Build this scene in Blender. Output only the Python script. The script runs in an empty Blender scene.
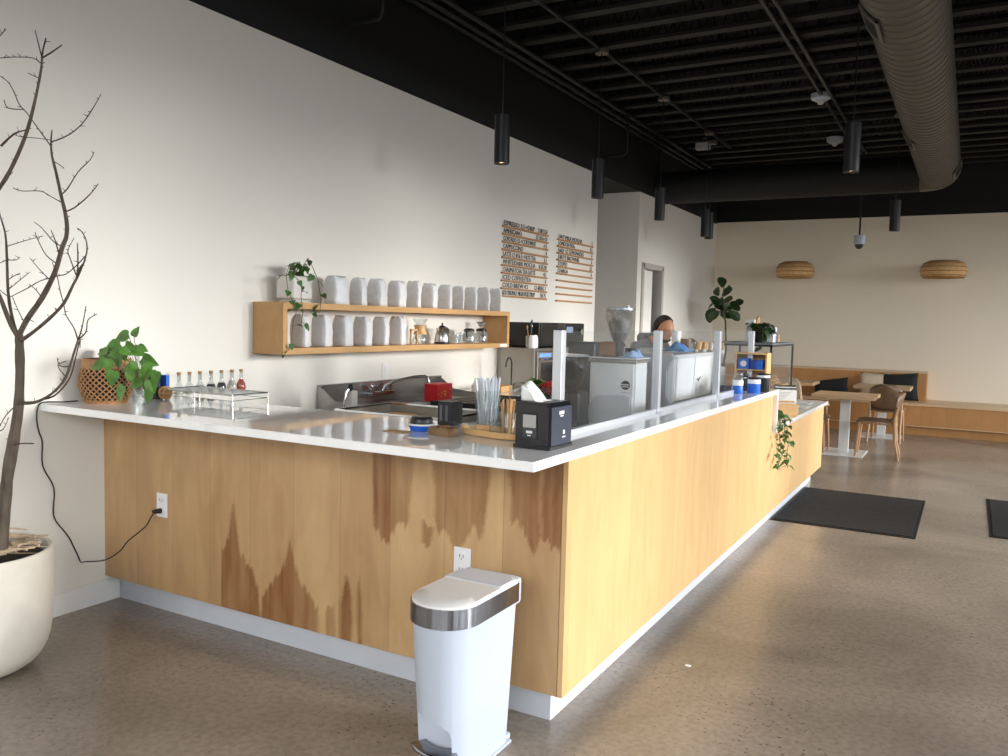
import bpy, bmesh, math, random
from mathutils import Vector, Matrix
random.seed(7)
R_ = math.radians
PI = math.pi
SC = bpy.context.scene
COL = SC.collection

# ---------------------------------------------------------------- camera
FPX = 827.249
CAM = Vector((3.831, 0.0, 1.5))
CM = Matrix(((0.870754687747606, 0.49110436580954925, 0.024551489738294005),
             (-0.05546603578034776, 0.04848773571161155, 0.9972825368772753),
             (0.48857936166029603, -0.8697502178029973, 0.06946053549503022)))
cd = bpy.data.cameras.new('camera')
cd.sensor_width = 36.0
cd.lens = FPX / 1008 * 36.0
cd.clip_start = 0.05
cam = bpy.data.objects.new('camera', cd)
COL.objects.link(cam)
cam.matrix_world = Matrix.Translation(CAM) @ CM.transposed().to_4x4()
SC.camera = cam

# ---------------------------------------------------------------- light
SC.view_settings.view_transform = 'Standard'
SC.view_settings.look = 'None'
SC.view_settings.exposure = 0.22
SC.view_settings.gamma = 1.0
SC.view_settings.use_curve_mapping = False
W = bpy.data.worlds.new('daylight')
SC.world = W
W.use_nodes = True
wn = W.node_tree.nodes
wl_ = W.node_tree.links.new
_tc0 = wn.new('ShaderNodeTexCoord')
_sx0 = wn.new('ShaderNodeSeparateXYZ')
wl_(_tc0.outputs['Generated'], _sx0.inputs[0])
_rp0 = wn.new('ShaderNodeValToRGB')          # street below the horizon, hazy sky above
_rp0.color_ramp.elements[0].position = 0.46
_rp0.color_ramp.elements[0].color = (0.16, 0.15, 0.14, 1)
_rp0.color_ramp.elements[1].position = 0.56
_rp0.color_ramp.elements[1].color = (0.80, 0.90, 1.0, 1)
_mm0 = wn.new('ShaderNodeMath')
_mm0.operation = 'MULTIPLY_ADD'
_mm0.inputs[1].default_value = 0.5
_mm0.inputs[2].default_value = 0.5
wl_(_sx0.outputs['Z'], _mm0.inputs[0])
wl_(_mm0.outputs[0], _rp0.inputs[0])
wl_(_rp0.outputs[0], wn['Background'].inputs[0])
wn['Background'].inputs[1].default_value = 1.5

RX = 7.6          # storefront wall on the right (outside the frame)
BY = -3.2         # wall behind the camera
FY = 14.0         # far wall
CZ = 4.45         # roof deck


def area(name, loc, rot, sx, sy, power, col=(1, 1, 1), spread=180):
    l = bpy.data.lights.new(name, 'AREA')
    l.shape = 'RECTANGLE'
    l.size = sx
    l.size_y = sy
    l.energy = power
    l.color = col
    l.spread = R_(spread)
    o = bpy.data.objects.new(name, l)
    o.location = loc
    o.rotation_euler = rot
    COL.objects.link(o)
    return o


# area lamps stand in for sky: one beyond all bays, one behind the camera
BAYS = [(-2.6, -0.4), (0.2, 2.4), (3.0, 5.2), (5.8, 8.0), (8.6, 10.8), (11.4, 13.6)]
area('daylight', (RX + 6.0, 6.0, 4.3), (0, R_(82), 0), 4.2, 26.0, 2500, (0.93, 0.96, 1.0))
area('daylight', (3.9, BY - 5.0, 5.4), (R_(72), 0, 0), 10.0, 4.0, 640, (1.0, 0.97, 0.93))
# sun lamp added to brighten the left wall, near level from far right
sn = bpy.data.lights.new('wall_fill_sun', 'SUN')
sn.energy = 3.7
sn.angle = R_(17)
sn.color = (1.0, 0.975, 0.94)
so = bpy.data.objects.new('wall_fill_sun', sn)
so.rotation_euler = Vector((-1.0, -0.20, -0.155)).to_track_quat('-Z', 'Y').to_euler()
COL.objects.link(so)


# ---------------------------------------------------------------- pixel helpers (points of the photo laid on real planes)
def ray(px, py):
    d = Vector((px - 504.0, -(py - 378.0), -FPX))
    return CM.transposed() @ d


def onx(px, py, x):
    d = ray(px, py)
    return CAM + d * ((x - CAM.x) / d.x)


def ony(px, py, y):
    d = ray(px, py)
    return CAM + d * ((y - CAM.y) / d.y)


def onz(px, py, z):
    d = ray(px, py)
    return CAM + d * ((z - CAM.z) / d.z)


# ---------------------------------------------------------------- materials
MATS = {}


def s2l(c):
    return tuple(((v / 255) / 12.92 if v / 255 <= 0.04045 else ((v / 255 + 0.055) / 1.055) ** 2.4) for v in c)


def mat(name, rgb, rough=0.5, metal=0.0, var=0.06, scale=8.0, stretch=(1, 1, 1), bump=0.0, bscale=60.0, spec=0.5, coat=0.0, emit=None, estr=1.0, lin=False, sub=0.0):
    if name in MATS:
        return MATS[name]
    m = bpy.data.materials.new(name)
    m.use_nodes = True
    nt = m.node_tree
    b = nt.nodes['Principled BSDF']
    c = rgb if lin else s2l(rgb)
    tc = nt.nodes.new('ShaderNodeTexCoord')
    mp = nt.nodes.new('ShaderNodeMapping')
    mp.inputs['Scale'].default_value = stretch
    nt.links.new(tc.outputs['Object'], mp.inputs[0])
    nz = nt.nodes.new('ShaderNodeTexNoise')
    nz.inputs['Scale'].default_value = scale
    nz.inputs['Detail'].default_value = 4
    nt.links.new(mp.outputs[0], nz.inputs['Vector'])
    rp = nt.nodes.new('ShaderNodeValToRGB')
    rp.color_ramp.elements[0].position = 0.3
    rp.color_ramp.elements[1].position = 0.7
    rp.color_ramp.elements[0].color = tuple(max(0, v * (1 - var)) for v in c) + (1,)
    rp.color_ramp.elements[1].color = tuple(min(1, v * (1 + var)) for v in c) + (1,)
    nt.links.new(nz.outputs['Fac'], rp.inputs[0])
    nt.links.new(rp.outputs[0], b.inputs['Base Color'])
    b.inputs['Roughness'].default_value = rough
    b.inputs['Metallic'].default_value = metal
    b.inputs['Specular IOR Level'].default_value = spec
    b.inputs['Coat Weight'].default_value = coat
    if bump:
        n2 = nt.nodes.new('ShaderNodeTexNoise')
        n2.inputs['Scale'].default_value = bscale
        nt.links.new(mp.outputs[0], n2.inputs['Vector'])
        bp = nt.nodes.new('ShaderNodeBump')
        bp.inputs['Strength'].default_value = bump
        bp.inputs['Distance'].default_value = 0.01
        nt.links.new(n2.outputs['Fac'], bp.inputs['Height'])
        nt.links.new(bp.outputs[0], b.inputs['Normal'])
    if emit:
        b.inputs['Emission Color'].default_value = s2l(emit) + (1,)
        b.inputs['Emission Strength'].default_value = estr
    MATS[name] = m
    return m


def glass(name, tint=(0.93, 0.96, 0.96), gl=0.06, haze=0.0, hazec=(0.8, 0.85, 0.85), mult=0.14):
    """thin pane: straight-through light plus a mirror share"""
    if name in MATS:
        return MATS[name]
    m = bpy.data.materials.new(name)
    m.use_nodes = True
    nt = m.node_tree
    nt.nodes.remove(nt.nodes['Principled BSDF'])
    out = nt.nodes['Material Output']
    tr = nt.nodes.new('ShaderNodeBsdfTransparent')
    tr.inputs[0].default_value = tint + (1,)
    gs = nt.nodes.new('ShaderNodeBsdfGlossy')
    gs.inputs['Roughness'].default_value = 0.03
    df = nt.nodes.new('ShaderNodeBsdfDiffuse')
    df.inputs[0].default_value = hazec + (1,)
    m0 = nt.nodes.new('ShaderNodeMixShader')
    m0.inputs[0].default_value = haze
    nt.links.new(tr.outputs[0], m0.inputs[1])
    nt.links.new(df.outputs[0], m0.inputs[2])
    lw = nt.nodes.new('ShaderNodeLayerWeight')
    lw.inputs[0].default_value = 0.25
    ad = nt.nodes.new('ShaderNodeMath')
    ad.operation = 'MULTIPLY_ADD'
    ad.inputs[1].default_value = mult
    ad.inputs[2].default_value = gl
    ad.use_clamp = True
    nt.links.new(lw.outputs['Fresnel'], ad.inputs[0])
    mx = nt.nodes.new('ShaderNodeMixShader')
    nt.links.new(ad.outputs[0], mx.inputs[0])
    nt.links.new(m0.outputs[0], mx.inputs[1])
    nt.links.new(gs.outputs[0], mx.inputs[2])
    nt.links.new(mx.outputs[0], out.inputs[0])
    MATS[name] = m
    return m


def wood(name, light, dark, strip=0.3, axis='X', flame=False, rough=0.42, grain=1.0, vary=0.10, up='Z', spec=0.4):
    """veneer: strips across axis, long grain along up"""
    m = bpy.data.materials.new(name)
    m.use_nodes = True
    nt = m.node_tree
    L = nt.links.new
    N = nt.nodes.new
    b = nt.nodes['Principled BSDF']
    tc = N('ShaderNodeTexCoord')
    sp = N('ShaderNodeSeparateXYZ')
    L(tc.outputs['Object'], sp.inputs[0])

    def math_(op, a, bb=None, c=None):
        n = N('ShaderNodeMath')
        n.operation = op
        for i, v in enumerate((a, bb, c)):
            if v is None:
                continue
            if isinstance(v, (int, float)):
                n.inputs[i].default_value = v
            else:
                L(v, n.inputs[i])
        return n.outputs[0]
    s = math_('FLOOR', math_('DIVIDE', sp.outputs[axis], strip))
    wn_ = N('ShaderNodeTexWhiteNoise')
    wn_.noise_dimensions = '1D'
    L(s, wn_.inputs['W'])
    mp = N('ShaderNodeMapping')
    sc = {'X': 14.0, 'Y': 14.0, 'Z': 14.0}
    sc[up] = 0.9
    mp.inputs['Scale'].default_value = (sc['X'], sc['Y'], sc['Z'])
    L(tc.outputs['Object'], mp.inputs[0])
    cb = N('ShaderNodeCombineXYZ')
    L(math_('MULTIPLY', wn_.outputs['Value'], 37.0), cb.inputs[0])
    L(math_('MULTIPLY', wn_.outputs['Value'], 11.0), cb.inputs[2])
    va = N('ShaderNodeVectorMath')
    L(mp.outputs[0], va.inputs[0])
    L(cb.outputs[0], va.inputs[1])
    n1 = N('ShaderNodeTexNoise')
    n1.inputs['Scale'].default_value = 1.0
    n1.inputs['Detail'].default_value = 6
    n1.inputs['Distortion'].default_value = 0.7
    L(va.outputs[0], n1.inputs['Vector'])
    n2 = N('ShaderNodeTexNoise')            # blotchy figure of birch
    n2.inputs['Scale'].default_value = 5.0
    n2.inputs['Detail'].default_value = 5
    n2.inputs['Distortion'].default_value = 1.2
    mp2 = N('ShaderNodeMapping')
    sc2 = {'X': 1.5, 'Y': 1.5, 'Z': 1.5}
    sc2[up] = 0.5
    mp2.inputs['Scale'].default_value = (sc2['X'], sc2['Y'], sc2['Z'])
    L(tc.outputs['Object'], mp2.inputs[0])
    L(mp2.outputs[0], n2.inputs['Vector'])
    t = math_('MULTIPLY', math_('SUBTRACT', n1.outputs['Fac'], 0.5), 0.32 * grain)
    t = math_('ADD', t, math_('MULTIPLY', math_('SUBTRACT', n2.outputs['Fac'], 0.5), 0.42 * grain))
    t = math_('ADD', t, math_('MULTIPLY', math_('SUBTRACT', wn_.outputs['Value'], 0.5), vary * 2))
    if flame:
        at = N('ShaderNodeAttribute')
        at.attribute_name = 'heart'
        n3 = N('ShaderNodeTexNoise')
        n3.inputs['Scale'].default_value = 1.6
        n3.inputs['Detail'].default_value = 7
        L(va.outputs[0], n3.inputs['Vector'])
        h = math_('MULTIPLY', at.outputs['Fac'], math_('MULTIPLY_ADD', n3.outputs['Fac'], 1.3, 0.22))
        t = math_('SUBTRACT', t, math_('MULTIPLY', h, 0.44))
    t = math_('ADD', t, 0.62)
    rp = N('ShaderNodeValToRGB')
    rp.color_ramp.elements[0].position = 0.0
    rp.color_ramp.elements[1].position = 1.0
    rp.color_ramp.elements[0].color = s2l(dark) + (1,)
    rp.color_ramp.elements[1].color = s2l(light) + (1,)
    L(t, rp.inputs[0])
    # thin joint between veneer strips
    fr = math_('FRACT', math_('DIVIDE', sp.outputs[axis], strip))
    jt = math_('LESS_THAN', math_('MULTIPLY', fr, strip), 0.003)
    mx = N('ShaderNodeMix')
    mx.data_type = 'RGBA'
    mx.inputs[7].default_value = tuple(v * 0.55 for v in s2l(dark)) + (1,)
    L(math_('MULTIPLY', jt, 0.30), mx.inputs[0])
    L(rp.outputs[0], mx.inputs[6])
    L(mx.outputs[2], b.inputs['Base Color'])
    b.inputs['Roughness'].default_value = rough
    b.inputs['Specular IOR Level'].default_value = spec
    MATS[name] = m
    return m


white_wall = mat('wall_paint', (230, 227, 219), 0.85, var=0.015, scale=0.8, bump=0.04, bscale=180)
warm_wall = mat('far_wall_paint', (243, 232, 211), 0.85, var=0.015, scale=0.8, bump=0.04, bscale=180)
grey_wall = mat('grey_paint', (228, 226, 220), 0.85, var=0.01)
black_paint = mat('black_paint', (13, 14, 16), 0.7, var=0.1)
deck_black = mat('deck_black', (4, 4, 4), 0.9, var=0.1)
joist_black = mat('joist_paint', (29, 28, 25), 0.7, var=0.15)
black_metal = mat('black_metal', (30, 31, 34), 0.38, 0.35, var=0.05)
black_plastic = mat('black_plastic', (20, 21, 24), 0.35, var=0.1)
dark_plastic = mat('dark_plastic', (44, 46, 50), 0.3, var=0.1)
white_trim = mat('white_trim', (232, 231, 228), 0.5, var=0.01)
white_plastic = mat('white_plastic', (184, 192, 205), 0.35, var=0.01)
quartz = mat('white_quartz', (244, 244, 244), 0.04, var=0.012, scale=40, spec=0.7, coat=0.35)
kick_white = mat('kick_paint', (196, 200, 208), 0.55, var=0.04, scale=5)
steel = mat('steel', (176, 175, 172), 0.26, 0.95, var=0.06, scale=6, stretch=(1, 1, 12))
steel_band = mat('brushed_steel', (150, 152, 158), 0.2, 1.0, var=0.2, scale=60, stretch=(8, 8, 0.1))
steel_dull = mat('steel_dull', (160, 157, 150), 0.42, 0.85, var=0.08, scale=4)
chrome = mat('chrome', (215, 217, 220), 0.08, 1.0, var=0.01)
cement = mat('pale_cement', (214, 208, 196), 0.8, var=0.07, scale=7, bump=0.15, bscale=40)
bark = mat('bark', (82, 72, 62), 0.85, var=0.4, scale=30, stretch=(1, 1, 0.25), bump=0.6, bscale=90)
twig_mat = mat('twig_dark', (62, 46, 38), 0.8, var=0.25, scale=30)
dry_twig = mat('dry_twig', (190, 168, 140), 0.8, var=0.25, scale=24, bump=0.3)
soil = mat('soil', (58, 48, 38), 0.95, var=0.5, scale=40, bump=0.8)
leaf_bright = mat('leaf_bright', (78, 122, 44), 0.42, var=0.35, scale=22)
leaf_mid = mat('leaf_mid', (62, 104, 48), 0.42, var=0.35, scale=22)
leaf_dark = mat('leaf_dark', (48, 72, 38), 0.38, var=0.35, scale=16)
stem_green = mat('stem_green', (98, 92, 58), 0.6, var=0.2)
wicker = mat('wicker', (162, 120, 78), 0.65, var=0.22, scale=50, bump=0.3)
rattan_mat = mat('rattan', (214, 172, 116), 0.65, var=0.2, scale=40, bump=0.4)
foil = mat('foil_bag', (222, 223, 225), 0.48, 0.0, var=0.05, scale=9, bump=1.0, bscale=22)
ceramic = mat('ceramic_white', (214, 210, 204), 0.4, var=0.03)
paper = mat('paper_white', (238, 238, 236), 0.75, var=0.015)
kraft = mat('kraft', (190, 152, 104), 0.75, var=0.12, scale=30)
cork_mat = mat('cork', (166, 128, 84), 0.8, var=0.2, scale=60)
red_box = mat('red_card', (196, 22, 36), 0.45, var=0.08)
gold_mat = mat('gold_ink', (214, 170, 62), 0.4, var=0.1)
blue_label = mat('blue_label', (24, 96, 196), 0.4, var=0.06)
blue_cloth = mat('blue_cloth', (70, 130, 190), 0.85, var=0.15, scale=20, bump=0.4)
coffee_bean = mat('coffee_beans', (58, 38, 26), 0.5, var=0.5, scale=90)
machine_white = mat('machine_white', (226, 230, 232), 0.16, var=0.02, coat=0.3)
pillow_black = mat('pillow_black', (38, 38, 40), 0.9, var=0.2, scale=60, bump=0.3)
pillow_cream = mat('pillow_cream', (222, 204, 176), 0.9, var=0.08, scale=50, bump=0.3)
chair_wood = mat('chair_wood', (176, 136, 96), 0.45, var=0.12, scale=10, stretch=(3, 3, 0.5))
chair_shell = mat('chair_shell', (112, 84, 60), 0.5, var=0.14, scale=12)
table_wood = mat('table_wood', (190, 158, 120), 0.45, var=0.12, scale=9, stretch=(0.5, 5, 5))
base_white = mat('white_enamel', (222, 222, 220), 0.35, var=0.02)
bamboo = mat('bamboo', (212, 170, 116), 0.5, var=0.1, scale=14, stretch=(0.4, 4, 4))
duct_mat = mat('duct_paint', (92, 86, 77), 0.5, 0.2, var=0.10, scale=3)
cross_duct_mat = mat('dark_duct_paint', (12, 12, 12), 0.7, 0.0, var=0.08)
skin_mat = mat('skin', (190, 138, 104), 0.5, var=0.05)
hair_mat = mat('hair_black', (18, 15, 14), 0.7, var=0.3, scale=80, bump=0.5)
hoodie = mat('grey_hoodie', (106, 108, 114), 0.9, var=0.1, scale=40, bump=0.3)
denim = mat('dark_trousers', (38, 40, 48), 0.9, var=0.1)
socket_mat = mat('outlet_white', (232, 233, 235), 0.3, var=0.01)
acrylic = glass('clear_acrylic', (0.95, 0.96, 0.97), 0.02, 0.02)
clear_glass = glass('clear_glass', (0.94, 0.96, 0.96), 0.05, 0.03)
guard_glass = glass('guard_glass', (0.955, 0.965, 0.97), 0.008, 0.012, (0.75, 0.8, 0.82), 0.045)
straw_mat = glass('straw_plastic', (0.88, 0.91, 0.94), 0.10, 0.5, (0.86, 0.89, 0.93))
smoke_glass = glass('smoked_plastic', (0.32, 0.25, 0.20), 0.10, 0.03, (0.2, 0.15, 0.1))
hopper_glass = glass('hopper_plastic', (0.78, 0.76, 0.74), 0.12, 0.10)

birch_front = wood('birch_flamed', (216, 182, 134), (124, 76, 36), strip=0.262, axis='X', flame=True)
birch_side = wood('birch_side', (224, 191, 138), (168, 122, 74), strip=0.61, axis='Y', vary=0.06)
birch_bench = wood('birch_bench', (214, 158, 98), (150, 98, 50), strip=1.2, axis='X', vary=0.05)
shelf_wood = wood('shelf_wood', (220, 178, 122), (160, 112, 66), strip=3.0, axis='Y', up='Y', vary=0.04)

# floor: polished concrete with aggregate
fm = bpy.data.materials.new('polished_concrete')
fm.use_nodes = True
_nt = fm.node_tree
_b = _nt.nodes['Principled BSDF']
_tc = _nt.nodes.new('ShaderNodeTexCoord')
_n1 = _nt.nodes.new('ShaderNodeTexNoise')
_n1.inputs['Scale'].default_value = 0.9
_n1.inputs['Detail'].default_value = 6
_n1.inputs['Distortion'].default_value = 0.6
_nt.links.new(_tc.outputs['Object'], _n1.inputs['Vector'])
_r1 = _nt.nodes.new('ShaderNodeValToRGB')
_r1.color_ramp.elements[0].position = 0.30
_r1.color_ramp.elements[1].position = 0.72
_r1.color_ramp.elements[0].color = s2l((126, 116, 104)) + (1,)
_r1.color_ramp.elements[1].color = s2l((172, 159, 145)) + (1,)
_nt.links.new(_n1.outputs['Fac'], _r1.inputs[0])
_n2 = _nt.nodes.new('ShaderNodeTexNoise')
_n2.inputs['Scale'].default_value = 38
_n2.inputs['Detail'].default_value = 5
_nt.links.new(_tc.outputs['Object'], _n2.inputs['Vector'])
_mx = _nt.nodes.new('ShaderNodeMix')
_mx.data_type = 'RGBA'
_mx.blend_type = 'MULTIPLY'
_mx.inputs[0].default_value = 0.55
_r2 = _nt.nodes.new('ShaderNodeValToRGB')
_r2.color_ramp.elements[0].position = 0.33
_r2.color_ramp.elements[1].position = 0.6
_r2.color_ramp.elements[0].color = (0.62, 0.60, 0.58, 1)
_r2.color_ramp.elements[1].color = (1, 1, 1, 1)
_nt.links.new(_n2.outputs['Fac'], _r2.inputs[0])
_nt.links.new(_r1.outputs[0], _mx.inputs[6])
_nt.links.new(_r2.outputs[0], _mx.inputs[7])
_v = _nt.nodes.new('ShaderNodeTexVoronoi')
_v.inputs['Scale'].default_value = 34
_nt.links.new(_tc.outputs['Object'], _v.inputs['Vector'])
_n3 = _nt.nodes.new('ShaderNodeTexNoise')
_n3.inputs['Scale'].default_value = 1.7
_nt.links.new(_tc.outputs['Object'], _n3.inputs['Vector'])
_lt = _nt.nodes.new('ShaderNodeMath')
_lt.operation = 'MULTIPLY_ADD'
_lt.inputs[1].default_value = 0.42
_lt.inputs[2].default_value = -0.09
_nt.links.new(_n3.outputs['Fac'], _lt.inputs[0])
_cmp = _nt.nodes.new('ShaderNodeMath')
_cmp.operation = 'LESS_THAN'
_nt.links.new(_v.outputs['Distance'], _cmp.inputs[0])
_nt.links.new(_lt.outputs[0], _cmp.inputs[1])
_mv = _nt.nodes.new('ShaderNodeMath')
_mv.operation = 'MULTIPLY'
_mv.inputs[1].default_value = 0.62
_nt.links.new(_cmp.outputs[0], _mv.inputs[0])
_m2 = _nt.nodes.new('ShaderNodeMix')
_m2.data_type = 'RGBA'
_nt.links.new(_mv.outputs[0], _m2.inputs[0])
_nt.links.new(_mx.outputs[2], _m2.inputs[6])
_m2.inputs[7].default_value = s2l((66, 58, 50)) + (1,)
_nt.links.new(_m2.outputs[2], _b.inputs['Base Color'])
_b.inputs['Roughness'].default_value = 0.24
_b.inputs['Specular IOR Level'].default_value = 0.5
concrete = fm


# ---------------------------------------------------------------- mesh helpers
class MB:
    def __init__(s):
        s.bm = bmesh.new()

    def box(s, a, b, bev=0.0, seg=2):
        a, b = Vector(a), Vector(b)
        r = bmesh.ops.create_cube(s.bm, size=1.0)
        vs = r['verts']
        c = (a + b) / 2
        d = b - a
        for v in vs:
            v.co = Vector((v.co.x * abs(d.x) + c.x, v.co.y * abs(d.y) + c.y, v.co.z * abs(d.z) + c.z))
        if bev > 0:
            es = {e for v in vs for e in v.link_edges}
            bmesh.ops.bevel(s.bm, geom=list(es), offset=bev, segments=seg, affect='EDGES', profile=0.5)
        return s

    def cone(s, p, q, r1, r2=None, n=16, cap=True):
        p, q = Vector(p), Vector(q)
        r2 = r1 if r2 is None else r2
        d = q - p
        if d.length < 1e-6:
            return s
        M = Matrix.Translation((p + q) / 2) @ d.to_track_quat('Z', 'Y').to_matrix().to_4x4()
        bmesh.ops.create_cone(s.bm, cap_ends=cap, segments=n, radius1=r1, radius2=r2, depth=d.length, matrix=M)
        return s

    def sph(s, c, r, sx=1, sy=1, sz=1, u=16, v=10):
        M = Matrix.Translation(Vector(c)) @ Matrix.Diagonal((r * sx, r * sy, r * sz, 1))
        bmesh.ops.create_uvsphere(s.bm, u_segments=u, v_segments=v, radius=1, matrix=M)
        return s

    def tube(s, pts, r, n=8, cap=True):
        """one swept tube; r a number or a list"""
        pts = [Vector(p) for p in pts]
        k = len(pts)
        rs = r if isinstance(r, (list, tuple)) else [r] * k
        rings = []
        up = Vector((0, 0, 1))
        prev = None
        for i, p in enumerate(pts):
            t = (pts[min(i + 1, k - 1)] - pts[max(i - 1, 0)]).normalized()
            if prev is None:
                ref = up if abs(t.z) < 0.9 else Vector((1, 0, 0))
                x = t.cross(ref).normalized()
            else:
                x = (prev - t * prev.dot(t)).normalized()
            prev = x
            y = t.cross(x)
            rings.append([s.bm.verts.new(p + (x * math.cos(2 * PI * j / n) + y * math.sin(2 * PI * j / n)) * rs[i]) for j in range(n)])
        for a, b in zip(rings, rings[1:]):
            for j in range(n):
                s.bm.faces.new((a[j], a[(j + 1) % n], b[(j + 1) % n], b[j]))
        if cap:
            s.bm.faces.new(rings[0][::-1])
            s.bm.faces.new(rings[-1])
        return s

    def lathe(s, prof, c=(0, 0, 0), n=32, close=False):
        c = Vector(c)
        rings = []
        for r, z in prof:
            if r < 1e-5:
                rings.append([s.bm.verts.new(c + Vector((0, 0, z)))])
            else:
                rings.append([s.bm.verts.new(c + Vector((r * math.cos(2 * PI * j / n), r * math.sin(2 * PI * j / n), z))) for j in range(n)])
        if close:
            rings.append(rings[0])
        for a, b in zip(rings, rings[1:]):
            for j in range(n):
                k = (j + 1) % n
                if len(a) == 1 and len(b) == 1:
                    continue
                if len(a) == 1:
                    s.bm.faces.new((a[0], b[k], b[j]))
                elif len(b) == 1:
                    s.bm.faces.new((a[j], a[k], b[0]))
                else:
                    s.bm.faces.new((a[j], a[k], b[k], b[j]))
        return s

    def prism(s, poly, h0, h1, axis='Z', bev=0.0):
        """extrude polygon (2D) along axis between h0,h1"""
        def P(u, v, h):
            return {'Z': (u, v, h), 'X': (h, u, v), 'Y': (u, h, v)}[axis]
        a = [s.bm.verts.new(P(u, v, h0)) for u, v in poly]
        b = [s.bm.verts.new(P(u, v, h1)) for u, v in poly]
        n = len(poly)
        fs = [s.bm.faces.new(a[::-1]), s.bm.faces.new(b)]
        for i in range(n):
            fs.append(s.bm.faces.new((a[i], a[(i + 1) % n], b[(i + 1) % n], b[i])))
        if bev > 0:
            es = list(fs[0].edges) + list(fs[1].edges)
            bmesh.ops.bevel(s.bm, geom=es, offset=bev, segments=2, affect='EDGES')
        return s

    def quad(s, *ps):
        s.bm.faces.new([s.bm.verts.new(Vector(p)) for p in ps])
        return s

    def grid(s, fn, nu, nv, thick=0.0):
        vs = [[s.bm.verts.new(Vector(fn(i / nu, j / nv))) for j in range(nv + 1)] for i in range(nu + 1)]
        for i in range(nu):
            for j in range(nv):
                s.bm.faces.new((vs[i][j], vs[i + 1][j], vs[i + 1][j + 1], vs[i][j + 1]))
        return s

    def tf(s, M):
        bmesh.ops.transform(s.bm, matrix=M, verts=s.bm.verts)
        return s

    def build(s, name, m, parent=None, smooth=False, loc=None, solid=0.0):
        bmesh.ops.recalc_face_normals(s.bm, faces=s.bm.faces)
        me = bpy.data.meshes.new(name)
        s.bm.to_mesh(me)
        s.bm.free()
        me.materials.append(m)
        if smooth:
            for p in me.polygons:
                p.use_smooth = True
        o = bpy.data.objects.new(name, me)
        COL.objects.link(o)
        if parent:
            o.parent = parent
        if loc is not None:
            o.location = loc
        if smooth is True or smooth == 'auto':
            try:
                md = o.modifiers.new('es', 'EDGE_SPLIT')
                md.split_angle = R_(40)
            except Exception:
                pass
        if solid:
            md = o.modifiers.new('solid', 'SOLIDIFY')
            md.thickness = solid
            md.offset = 0
        return o


def tag(o, label=None, cat=None, group=None, kind=None):
    if label:
        o['label'] = label
    if cat:
        o['category'] = cat
    if group:
        o['group'] = group
    if kind:
        o['kind'] = kind
    return o


def thing(name, label, cat, loc=(0, 0, 0), rz=0.0, group=None):
    o = bpy.data.objects.new(name, None)
    o.empty_display_size = 0.05
    COL.objects.link(o)
    o.location = loc
    o.rotation_euler = (0, 0, rz)
    return tag(o, label, cat, group)


def struct(name, mb, m, parent=None, smooth=False):
    o = mb.build(name, m, parent, smooth)
    if not parent:
        o['kind'] = 'structure'
    return o


def dup(root, loc, rz=None, label=None, scale=None):
    r = root.copy()
    COL.objects.link(r)
    r.location = loc
    if rz is not None:
        r.rotation_euler = (0, 0, rz)
    if scale:
        r.scale = scale
    if label:
        r['label'] = label
    for ch in list(root.children):
        c = ch.copy()
        COL.objects.link(c)
        c.parent = r
        for g in list(ch.children):
            d = g.copy()
            COL.objects.link(d)
            d.parent = c
    return r


def text_mesh(name, s, size, m, parent, loc, rot, ext=0.001, align='LEFT', sx=1.0):
    cu = bpy.data.curves.new(name, 'FONT')
    cu.body = s
    cu.size = size
    cu.extrude = ext
    cu.align_x = align
    cu.resolution_u = 2
    t = bpy.data.objects.new(name, cu)
    me = bpy.data.meshes.new_from_object(t)
    bpy.data.objects.remove(t)
    me.materials.clear()
    me.materials.append(m)
    for v in me.vertices:
        v.co.x *= sx
    o = bpy.data.objects.new(name, me)
    COL.objects.link(o)
    o.parent = parent
    o.location = loc
    o.rotation_euler = rot
    return o


def leaf(mb, base, d, up, L, Wd, fold=0.25, droop=0.25, heart=True):
    """one leaf blade starting at base, pointing along d"""
    d = Vector(d).normalized()
    up = Vector(up)
    side = d.cross(up)
    if side.length < 1e-3:
        side = d.cross(Vector((1, 0, 0)))
    side.normalize()
    nrm = side.cross(d).normalized()
    prof = ([(0, .0), (-.06, .30), (.1, .50), (.35, .52), (.6, .38), (.82, .18), (1.0, .0)] if heart else
            [(0, .0), (.12, .20), (.35, .40), (.6, .50), (.82, .42), (.94, .24), (1.0, .0)])
    base = Vector(base)
    mid, lft, rgt = [], [], []
    for t, w in prof:
        z = -droop * L * max(t, 0) ** 2
        c = base + d * (L * max(t, 0)) + nrm * z
        mid.append(mb.bm.verts.new(c))
        e = base + d * (L * t) + nrm * z
        lft.append(mb.bm.verts.new(e + side * (w * Wd) + nrm * (w * Wd * fold)))
        rgt.append(mb.bm.verts.new(e - side * (w * Wd) + nrm * (w * Wd * fold)))
    for i in range(len(prof) - 1):
        for a in (lft, rgt):
            try:
                mb.bm.faces.new((mid[i], mid[i + 1], a[i + 1], a[i]))
            except ValueError:
                pass


def rv(a=1.0):
    return Vector((random.uniform(-a, a), random.uniform(-a, a), random.uniform(-a, a)))

# ================================================================ THE SETTING
struct('floor', MB().box((-1.6, BY - 0.15, -0.1), (RX + 0.15, FY + 0.15, 0)), concrete)
struct('ceiling', MB().box((-1.6, BY - 0.15, CZ), (RX + 0.15, FY + 0.15, CZ + 0.1)), deck_black)
LZ = 3.205
GY = 10.291       # near face of the far part of the left wall
LY = 8.93         # end of the near part
struct('wall_left', MB().box((-0.15, BY, 0), (0, LY, LZ)), white_wall)
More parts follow.
